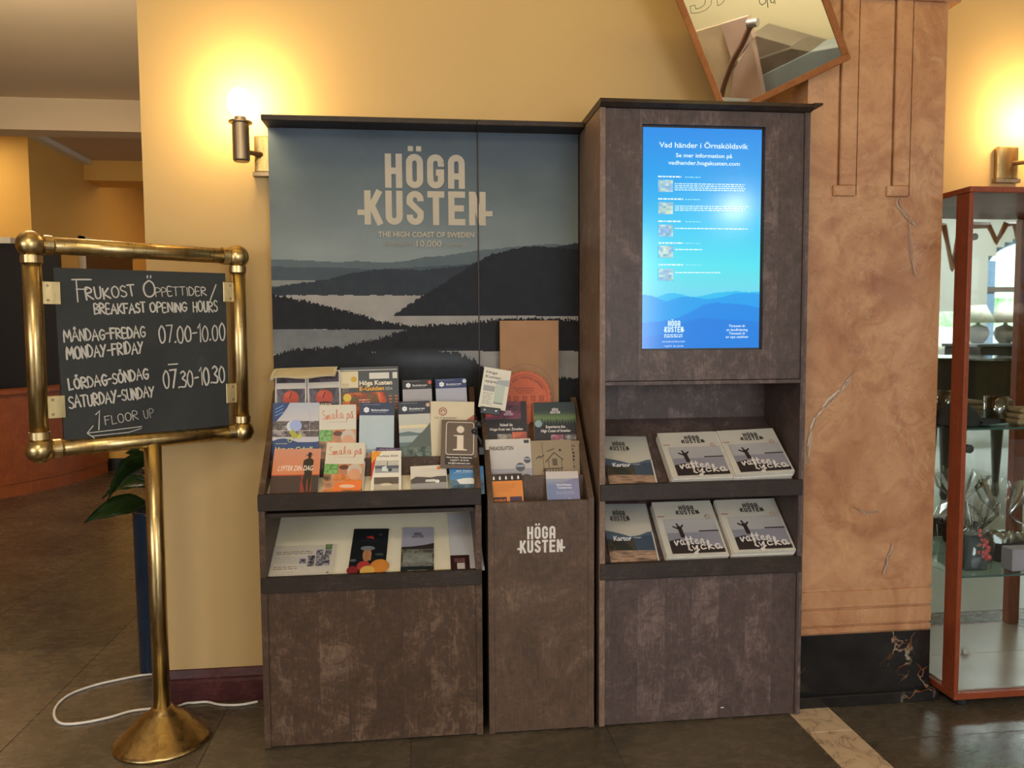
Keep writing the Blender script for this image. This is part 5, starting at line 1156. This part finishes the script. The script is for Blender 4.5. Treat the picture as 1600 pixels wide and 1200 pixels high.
# ================================================================== WALL LIGHTS
BULB = emit('frosted_bulb', (1.0, .80, .46), 30)
def wall_light(xc, z, label, sides):
    """double arm brass wall light; xc plate centre"""
    s = finish(empty('wall_light', (xc, WY, z)), label, 'wall light', 'brass wall lights')
    bm = NB(); bx(bm, xc-.042, xc+.042, WY-.022, WY, z-.062, z+.055, .004); mesh('wall_plate', bm, BRASS, s, world=True)
    bm = NB(); bx(bm, xc-.048, xc+.048, WY-.026, WY, z-.075, z-.061, .001); mesh('plate_foot', bm, BRONZE, s, world=True)
    for sg in sides:
        cx = xc+sg*.066; cy = WY-.098
        bm = NB(); tube(bm, [(xc+sg*.02, WY-.02, z-.005), (cx, cy, z-.012)], .008, 12); mesh('arm', bm, BRONZE, s, world=True)
        bm = NB(); lathe(bm, [(.022, z-.045), (.026, z-.04), (.026, z+.072), (.036, z+.074), (.036, z+.079), (.018, z+.080), (.018, z+.094)], (cx, cy, 0), 32); mesh('lamp_cup', bm, BRONZE, s, world=True)
        bm = NB(); bmesh.ops.create_uvsphere(bm, u_segments=24, v_segments=16, radius=.038, matrix=Matrix.Translation((cx, cy, z+.135)) @ Matrix.Scale(1.25, 4, (0, 0, 1))); mesh('bulb', bm, BULB, s, world=True, smooth=True)
        l = bpy.data.lights.new('bulb_light', 'POINT'); l.energy = 35; l.color = (1.0, .73, .33); l.shadow_soft_size = .05
        lo = bpy.data.objects.new('bulb_light', l); COL.objects.link(lo); lo.location = (cx, cy, z+.14); lo.visible_glossy = False
        lo.parent = s; lo.matrix_parent_inverse = PW[s.name].inverted()
wall_light(-.008, 1.83, 'brass wall light glowing beside the mural header', (-1,))
wall_light(2.612, 1.85, 'brass wall light glowing above the glass display case', (1,))

# ================================================================== LEANING MIRROR
p0 = at(1131, 188, Y=.165); p1 = at(1330, 92, Y=-.03); p2 = at(1052, 0, Y=.13)
du = (p1-p0); mw_ = du.length; du.normalize(); dv = (p2-p0); dv = (dv-du*dv.dot(du)).normalized(); dn = du.cross(dv)
MM = Matrix.Identity(4)
for i in range(3): MM[i][0] = du[i]; MM[i][1] = dv[i]; MM[i][2] = dn[i]; MM[i][3] = p0[i]
mh = .56; fw = .021
mir = empty('mirror', M=MM, label='tilted square mirror in an oak frame leaning above the tall cabinet', cat='mirror')
I4 = Matrix.Identity(4)
for nm, (x0, x1, y0, y1) in (('frame_rail', (0, mw_, 0, fw)), ('frame_rail', (0, mw_, mh-fw, mh)), ('frame_stile', (0, fw, fw, mh-fw)), ('frame_stile', (mw_-fw, mw_, fw, mh-fw))):
    mesh(nm, bx(NB(), x0, x1, y0, y1, -.018, 0, .002), OAK, mir, I4)
mesh('mirror_glass', bx(NB(), fw-.002, mw_-fw+.002, fw-.002, mh-fw+.002, -.010, -.006), MIRR, mir, I4)
mesh('backing', bx(NB(), .004, mw_-.004, .004, mh-.004, -.020, -.011), OAK, mir, I4)
a = Art(.0001); K = (40, 36, 30); lm = lambda *pp: [loc2(MM, x, y, -.0055) for x, y in pp]
a.line(lm((1078, 10), (1080, 21), (1092, 20), (1104, 15), (1111, 7), (1113, -8)), .0014, K, caps=True); a.line(lm((1086, 8), (1087, 14), (1095, 12), (1101, 7), (1103, -6)), .0014, K, caps=True); a.line(lm((1078, 10), (1086, 8)), .0014, K, caps=True)
a.line(lm((1120, -4), (1121, 9), (1128, 6), (1134, -4)), .0014, K, caps=True)
a.line(lm((1186, -2), (1187, 5), (1191, 8), (1196, 4), (1197, -3)), .002, K, caps=True); a.line(lm((1198, -6), (1200, 12)), .002, K, caps=True); a.line(lm((1203, -2), (1205, 4), (1209, 4), (1211, -3), (1211, 6)), .002, K, caps=True)
a.build('marker_writing', CHALKM, mir, Matrix.Translation((0, 0, -.0055)))
# the staircase it reflects, standing behind the viewer
def rf(px, py, Yr):
    d = ray(px, py); O = MM @ Vector((0, 0, -.006)); t = (O-CAM).dot(dn)/d.dot(dn); h = CAM+d*t; r = d-2*d.dot(dn)*dn
    return h+r*((Yr-h.y)/r.y)
def solid(name, pxs, Yr, depth, mat, par):
    pts = [rf(x, y, Yr) for x, y in pxs]; bm = NB(); prism(bm, [(p.x, max(p.z, 0.0)) for p in pts], 'y', Yr, Yr-depth); return mesh(name, bm, mat, par, world=True)
YQ = -3.3
stc = finish(empty('staircase', (rf(1200, 100, YQ).x, YQ, 0)), 'grey stone staircase with pink marble parapet seen in the tilted mirror', 'staircase')
PINK = plain('pink_marble', L(206, 176, 160), .3, .1, 5); STEP = plain('grey_stone_step', L(118, 106, 92), .4, .12, 5); BST = plain('blue_grey_stone', L(128, 138, 140), .35, .1, 5); TANS = plain('tan_marble', L(196, 172, 140), .3, .2, 4)
solid('parapet_panel', ((1078, 52), (1127, 38), (1148, 85), (1150, 170), (1110, 170)), YQ, .05, TANS, stc)
solid('parapet_slab', ((1126, 38), (1166, 26), (1176, 60), (1145, 100)), YQ+.05, .06, PINK, stc)
solid('parapet_slab', ((1146, 110), (1174, 62), (1196, 170), (1140, 170)), YQ+.05, .06, PINK, stc)
solid('step', ((1174, 54), (1268, 81), (1250, 100), (1180, 122)), YQ-.25, .3, STEP, stc)
solid('step', ((1180, 95), (1236, 76), (1268, 81), (1184, 121)), YQ-.15, .3, plain('dark_stone_step', L(92, 82, 70), .4), stc)
solid('step', ((1184, 122), (1268, 81), (1320, 72), (1325, 95), (1192, 175)), YQ-.1, .3, BST, stc)
hp = [rf(x, y, YQ+.12) for x, y in ((1182, 37), (1172, 42), (1160, 68), (1145, 95), (1132, 130), (1125, 160))]
bm = NB(); tube(bm, smooth_path(hp, 4), .022, 10); mesh('handrail', bm, plain('brown_handrail', L(120, 84, 60), .4), stc, world=True, smooth=True)
bm = NB(); tube(bm, [rf(1168, 37, YQ+.12), rf(1184, 35, YQ+.12)], .03, 12); mesh('handrail_cap', bm, metal('steel_cap', (.6, .6, .65), .3), stc, world=True)
zmax = 2.6; xa, xb = rf(1060, 10, YQ-.6).x, rf(1320, 10, YQ-.6).x
S(box('wall_stair', wall_paint('pale_yellow_paint', L(226, 214, 172)), min(xa, xb)-.5, max(xa, xb)+.5, YQ-.75, YQ-.6, 0, CZ))

# ================================================================== GLASS DISPLAY CASE
gx0, gx1, gy0, gy1, gz0, gz1 = 2.192, 2.86, -.036, YM+.012, .034, 1.690
case = finish(empty('display_case', ((gx0+gx1)/2, (gy0+gy1)/2, 0)), 'cherry-wood and glass display case with mirrored back at the right edge', 'display case')
mesh('base_board', bx(NB(), gx0, gx1, gy0, gy1, gz0, gz0+.022, .002), CHERRY, case, world=True)
mesh('base_reflection_sheet', bx(NB(), gx0+.02, gx1-.02, gy0+.02, YM-.001, gz0+.022, gz0+.026), plain('painted_reflection', L(158, 138, 126), .25, .04, 10), case, world=True)  # added sheet, pale tone stands for lobby light reflected in the door glass
mesh('top_board', bx(NB(), gx0, gx1, gy0, gy1, gz1-.018, gz1, .002), CHERRY, case, world=True)
for x in (gx0+.06, gx1-.06):
    for y in (gy0+.05, gy1-.05): bm = NB(); lathe(bm, [(.02, 0), (.022, .004), (.022, gz0)], (x, y, 0), 16); mesh('foot', bm, BLACKP, case, world=True)
pw = .052
mesh('post', bx(NB(), gx0+.002, gx0+.018, gy0+.003, gy0+.066, gz0+.022, gz1-.018, .002), CHERRY, case, world=True)
mesh('post', bx(NB(), gx1-pw, gx1-.004, gy0+.003, gy0+.045, gz0+.022, gz1-.018, .006), CHERRY, case, world=True)
mesh('mirror_back', bx(NB(), gx0+.004, gx1-.004, YM, YM+.005, gz0+.022, gz1-.018), MIRR, case, world=True)
mesh('side_pane', bx(NB(), gx0+.008, gx0+.012, gy0+.067, YM-.001, gz0+.022, gz1-.018), GLASS, case, world=True)
mesh('side_pane', bx(NB(), gx1-.012, gx1-.008, gy0+.046, YM-.001, gz0+.022, gz1-.018), GLASS, case, world=True)
mesh('door_pane', bx(NB(), gx0+.019, gx1-pw-.002, gy0+.012, gy0+.016, gz0+.024, gz1-.02), GLASS, case, world=True)
SHG = glass_mat('shelf_glass', (.80, .90, .86), 1.5)
EDG = plain('glass_edge', L(60, 84, 78), .2)
k = at(1522, 370, Y=YM)
bm = NB(); lathe(bm, [(.012, 0), (.012, .006), (.0001, .008)], seg=24, M=Matrix.Translation(k) @ Matrix.Rotation(math.pi/2, 4, 'X')); mesh('mirror_clip', bm, plain('clear_clip', L(120, 112, 104), .2), case, world=True)
for z in (.440, .925):
    h = mesh('glass_shelf', bx(NB(), gx0+.014, gx1-.014, gy0+.020, YM-.002, z-.006, z), SHG, case, world=True)
    e = mesh('shelf_edge', bx(NB(), gx0+.014, gx1-.014, gy0+.0185, gy0+.0198, z-.006, z), EDG, case, world=True)
    k = at(1565, 918, Y=YM)
    bm = NB(); lathe(bm, [(.013, 0), (.013, .008), (.005, .01), (.005, .03)], seg=18, M=Matrix.Translation((k.x, YM, z-.022)) @ Matrix.Rotation(math.pi/2, 4, 'X')); mesh('shelf_support', bm, metal('dark_chrome', (.25, .25, .27), .2), case, world=True)
k = at(1512, 701, Y=gy0+.012)
bm = NB(); lathe(bm, [(.014, 0), (.014, .01), (.0001, .011)], seg=24, M=Matrix.Translation(k) @ Matrix.Rotation(math.pi/2, 4, 'X')); mesh('door_lock', bm, BLACKP, case, world=True)
k = at(1508, 1017, Y=YM)
bm = NB(); lathe(bm, [(.012, 0), (.012, .006), (.0001, .008)], seg=24, M=Matrix.Translation(k) @ Matrix.Rotation(math.pi/2, 4, 'X')); mesh('mirror_clip', bm, plain('clear_plastic', L(190, 180, 170), .2), case, world=True)
# things on the upper shelf
z = .926
cp_ = at(1524, 655, Y=.09)
cap = finish(empty('cap', (cp_.x, .09, z)), 'black peaked cap with white letters on the upper glass shelf', 'cap')
FAB = plain('black_cloth', (.018, .017, .016), .85)
bm = NB(); bmesh.ops.create_uvsphere(bm, u_segments=28, v_segments=16, radius=.075, matrix=Matrix.Translation((cp_.x-.07, .09, z+.002)) @ Matrix.Diagonal((1.05, .95, .95, 1))); 
bmesh.ops.delete(bm, geom=[v for v in bm.verts if v.co.z < z], context='VERTS'); mesh('crown', bm, FAB, cap, world=True, smooth=True)
bm = NB(); prism(bm, [(cp_.x-.03+.10*math.cos(t), .075+.06*math.sin(t)) for t in [math.pi*(-.5+k/10) for k in range(11)]], 'z', z+.006, z+.016); mesh('peak', bm, FAB, cap, world=True)
a = Art(); a.text('STEN', 0, 0, .014, (190, 186, 178), w=.042, bold=.02); o = a.build('lettering', PRINT); o.matrix_world = Matrix.Translation((at(1505, 640, Y=.03).x, .028, z+.046)) @ Matrix.Rotation(.55, 4, 'Z') @ Matrix.Rotation(math.radians(58), 4, 'X') @ Matrix.Rotation(-.25, 4, 'Z'); o.parent = cap; o.matrix_parent_inverse = PW[cap.name].inverted()
mg = at(1556, 640, Y=.12)
mug = finish(empty('glass_mug', (mg.x, .12, z)), 'clear glass mug with handle on the upper glass shelf', 'mug')
MG = glass_mat('mug_glass', (.74, .70, .64), 1.8, .06, .16)
bm = NB(); lathe(bm, [(.036, z), (.037, z+.088), (.034, z+.088), (.033, z+.008)], (mg.x, .12, 0), 28); mesh('cup', bm, MG, mug, world=True, smooth=True)
bm = NB(); tube(bm, smooth_path([(mg.x+.036, .12, z+.078), (mg.x+.060, .12, z+.070), (mg.x+.060, .12, z+.032), (mg.x+.036, .12, z+.022)], 5), .005, 10); mesh('handle', bm, MG, mug, world=True, smooth=True)
tx = at(1590, 660, Y=.09)
bm = NB(); bx(bm, tx.x-.045, tx.x+.09, .03, .17, z, z+.018, .006); bx(bm, tx.x-.04, tx.x+.085, .035, .165, z+.018, z+.034, .006); bx(bm, tx.x-.02, tx.x+.08, .05, .15, z+.034, z+.052, .008)
finish(mesh('folded_cloth', bm, plain('beige_cloth', L(150, 124, 92), .9, .15, 40)), 'pile of folded beige cloths at the right of the upper glass shelf', 'cloth')
# things on the lower shelf
z = .441
CEL = glass_mat('cellophane', (.93, .92, .89), 1.35, .12, .05)
def crinkle(cx, cy, z0, h, r, neck, seed, top):
    bm = NB(); n = 40; rows = []; r0 = random.Random(seed); ph = [r0.uniform(0, 6) for _ in range(6)]
    prof = [(r*.9, 0), (r, .12), (r, .35), (r*.75, .48), (neck, .58), (neck*1.3, .64), (top*.75, .8), (top, 1.0)]
    for (rr, t) in prof:
        row = []
        for k in range(n):
            a_ = 2*math.pi*k/n; amp = .05+.16*(t > .4)+.1*(t > .7); q = rr*(1+amp*math.sin(5*a_+ph[0]+t*4)+amp*.8*math.sin(9*a_+ph[1]-t*3)+amp*.5*math.sin(14*a_+ph[2]))
            row.append(bm.verts.new((cx+q*math.cos(a_), cy+q*.8*math.sin(a_), z0+h*t+(.012*math.sin(7*a_+ph[3]) if t > .9 else 0))))
        rows.append(row)
    for a_, b_ in zip(rows, rows[1:]):
        for k in range(n): bm.faces.new((a_[k], a_[(k+1) % n], b_[(k+1) % n], b_[k]))
    return bm
f1 = at(1520, 880, Y=.06)
fb = finish(empty('wrapped_flower_gift', (f1.x, .06, z)), 'cellophane-wrapped dark gift bag with pink flowers on the lower glass shelf', 'gift')
bm = NB(); bx(bm, f1.x-.055, f1.x+.03, .02, .10, z+.001, z+.12, .008); mesh('gift_bag', bm, plain('slate_bag', L(44, 52, 58), .5), fb, world=True)
fp = at(1535, 850, Y=.02)
bm = NB(); r0 = random.Random(3)
for k in range(26):
    t = r0.random(); c = Vector((fp.x-.012+.045*t*r0.uniform(.4, 1)+r0.uniform(-.012, .012), .012+r0.uniform(-.006, .012), z+.03+.10*(1-t)+r0.uniform(-.012, .012)))
    bmesh.ops.create_icosphere(bm, subdivisions=1, radius=r0.uniform(.005, .010), matrix=Matrix.Translation(c) @ Matrix.Diagonal((1, .5, 1, 1)))
mesh('pink_flowers', bm, plain('pink_petals', L(190, 72, 78), .6, .3, 60), fb, world=True)['kind'] = 'stuff'
bm = NB(); r0 = random.Random(5)
for k in range(10):
    c = Vector((fp.x+r0.uniform(-.02, .03), .022, z+r0.uniform(.02, .11))); bmesh.ops.create_icosphere(bm, subdivisions=1, radius=.009, matrix=Matrix.Translation(c) @ Matrix.Diagonal((1.4, .3, .8, 1)))
mesh('greenery', bm, LEAFM, fb, world=True)['kind'] = 'stuff'
mesh('cellophane', crinkle(f1.x, .06, z+.001, .23, .064, .02, 1, .05), CEL, fb, world=True, smooth=True)
f2 = at(1572, 850, Y=.13)
gb = finish(empty('wrapped_gift_basket', (f2.x, .13, z)), 'cellophane-wrapped dark gift basket with a tall twisted top on the lower glass shelf', 'gift')
bm = NB(); lathe(bm, [(.055, z+.001), (.075, z+.075), (.070, z+.075), (.05, z+.01)], (f2.x, .135, 0), 28); mesh('basket', bm, plain('dark_wicker', L(52, 38, 30), .7, .4, 90), gb, world=True)
bm = NB(); r0 = random.Random(8)
for k in range(7): bmesh.ops.create_icosphere(bm, subdivisions=2, radius=.022, matrix=Matrix.Translation((f2.x+r0.uniform(-.04, .04), .135+r0.uniform(-.03, .03), z+.08)))
mesh('contents', bm, plain('mixed_goods', L(92, 84, 66), .5, .6, 40), gb, world=True, smooth=True)['kind'] = 'stuff'
mesh('cellophane', crinkle(f2.x-.01, .135, z+.001, .27, .085, .022, 4, .075), CEL, gb, world=True, smooth=True)
g3 = at(1585, 870, Y=.03)
bm = NB(); bx(bm, g3.x-.03, g3.x+.12, .0, .055, z+.001, z+.075, .003); finish(mesh('gift_box', bm, plain('lilac_grey_box', L(150, 140, 152), .35, .05)), 'lilac-grey gift box at the right of the lower glass shelf', 'box')

# ---- lounge furniture far behind the viewer, seen in the case's mirrored back
YL = -4.6
c0 = vc(1510, 555, YL); c1 = vc(1600, 555, YL)
sb = finish(empty('sideboard', (c0.x, YL, 0)), 'low black sideboard carrying two lamps, reflected in the display case', 'sideboard')
zsb = vc(1540, 648, YL).z
mesh('body', bx(NB(), c0.x, c1.x+1.2, YL-.35, YL, zsb, vc(1540, 537, YL).z-.03, .01), BLACKP, sb, world=True)
mesh('top', bx(NB(), c0.x-.02, c1.x+1.22, YL-.37, YL+.02, vc(1540, 537, YL).z-.03, vc(1540, 537, YL).z, .005), plain('dark_grey_top', L(70, 78, 80), .3), sb, world=True)
for lx in (c0.x+.05, c1.x+1.1):
    for ly in (YL-.3, YL-.06): bm = NB(); tube(bm, [(lx, ly, 0), (lx, ly, zsb+.01)], .018, 10); mesh('leg', bm, BLACKP, sb, world=True)
for i, px in enumerate((1527, 1570)):
    b = vc(px, 537, YL-.18); zt_ = b.z
    l = finish(empty('table_lamp', (b.x, YL-.18, zt_)), ('left', 'right')[i]+' of the two white-shaded table lamps on the black sideboard', 'lamp', 'table lamps on the sideboard')
    bm = NB(); lathe(bm, [(.05, 0), (.09, .05), (.11, .11), (.09, .17), (.02, .20), (.015, .23)], (b.x, YL-.18, zt_), 28); mesh('lamp_base', bm, plain('stoneware', L(150, 146, 140), .5), l, world=True, smooth=True)
    bm = NB(); lathe(bm, [(.16, .22), (.07, .40), (.068, .40), (.158, .22)], (b.x, YL-.18, zt_), 32); mesh('lamp_shade', bm, plain('white_shade', L(215, 208, 196), .8), l, world=True, smooth=True)
tb = vc(1500, 557, -2.6)
t = finish(empty('round_table', (tb.x, -2.6, 0)), 'black round table with glossy rim reflected in the display case', 'table')
bm = NB(); lathe(bm, [(.0001, tb.z-.03), (.42, tb.z-.03), (.42, tb.z), (.0001, tb.z+.001)], (tb.x, -2.6, 0), 48); mesh('tabletop', bm, plain('glossy_black', (.01, .01, .012), .08), t, world=True)
bm = NB(); zd = max(.25, vc(1500, 662, -2.6).z); lathe(bm, [(.37, zd), (.38, zd+.02), (.38, tb.z-.03)], (tb.x, -2.6, 0), 40); mesh('drum', bm, BLACKP, t, world=True)
for k in range(3):
    t_ = 2.1*k+.4; bm = NB(); lathe(bm, [(.018, 0), (.03, .04), (.022, .1), (.045, zd+.01)], (tb.x+.26*math.cos(t_), -2.6+.26*math.sin(t_), 0), 14); mesh('leg', bm, BLACKP, t, world=True)
# zigzag wooden window star
zz = [(1462, 352), (1475, 352), (1488, 420), (1500, 352), (1520, 352), (1545, 352), (1557, 378), (1572, 350), (1586, 350), (1594, 392), (1608, 350), (1640, 352)]
bm = NB(); ptz = [vc(x, y, -3.4) for x, y in zz]; tube(bm, ptz, .03, 4)
finish(mesh('zigzag_garland', bm, OAK), 'zigzag wooden garland under the ceiling, reflected at the top of the display case', 'garland')
# pendant globe that glints in the screen
gp = at(1148, 325, Y=5.4-.0); gl_ = Vector((gp.x, .04-5.4, gp.z))
if gl_.z < CZ-.1:
    p = finish(empty('pendant_lamp', gl_), 'white globe pendant lamp behind the viewer, mirrored in the screen', 'lamp')
    bm = NB(); bmesh.ops.create_uvsphere(bm, u_segments=24, v_segments=16, radius=.07, matrix=Matrix.Translation(gl_)); mesh('globe', bm, emit('lamp_globe', (1, .95, .88), 130), p, world=True, smooth=True)
    bm = NB(); tube(bm, [gl_+Vector((0, 0, .1)), Vector((gl_.x, gl_.y, CZ))], .006, 8); mesh('cord', bm, BLACKP, p, world=True)
bpy.context.view_layer.update()
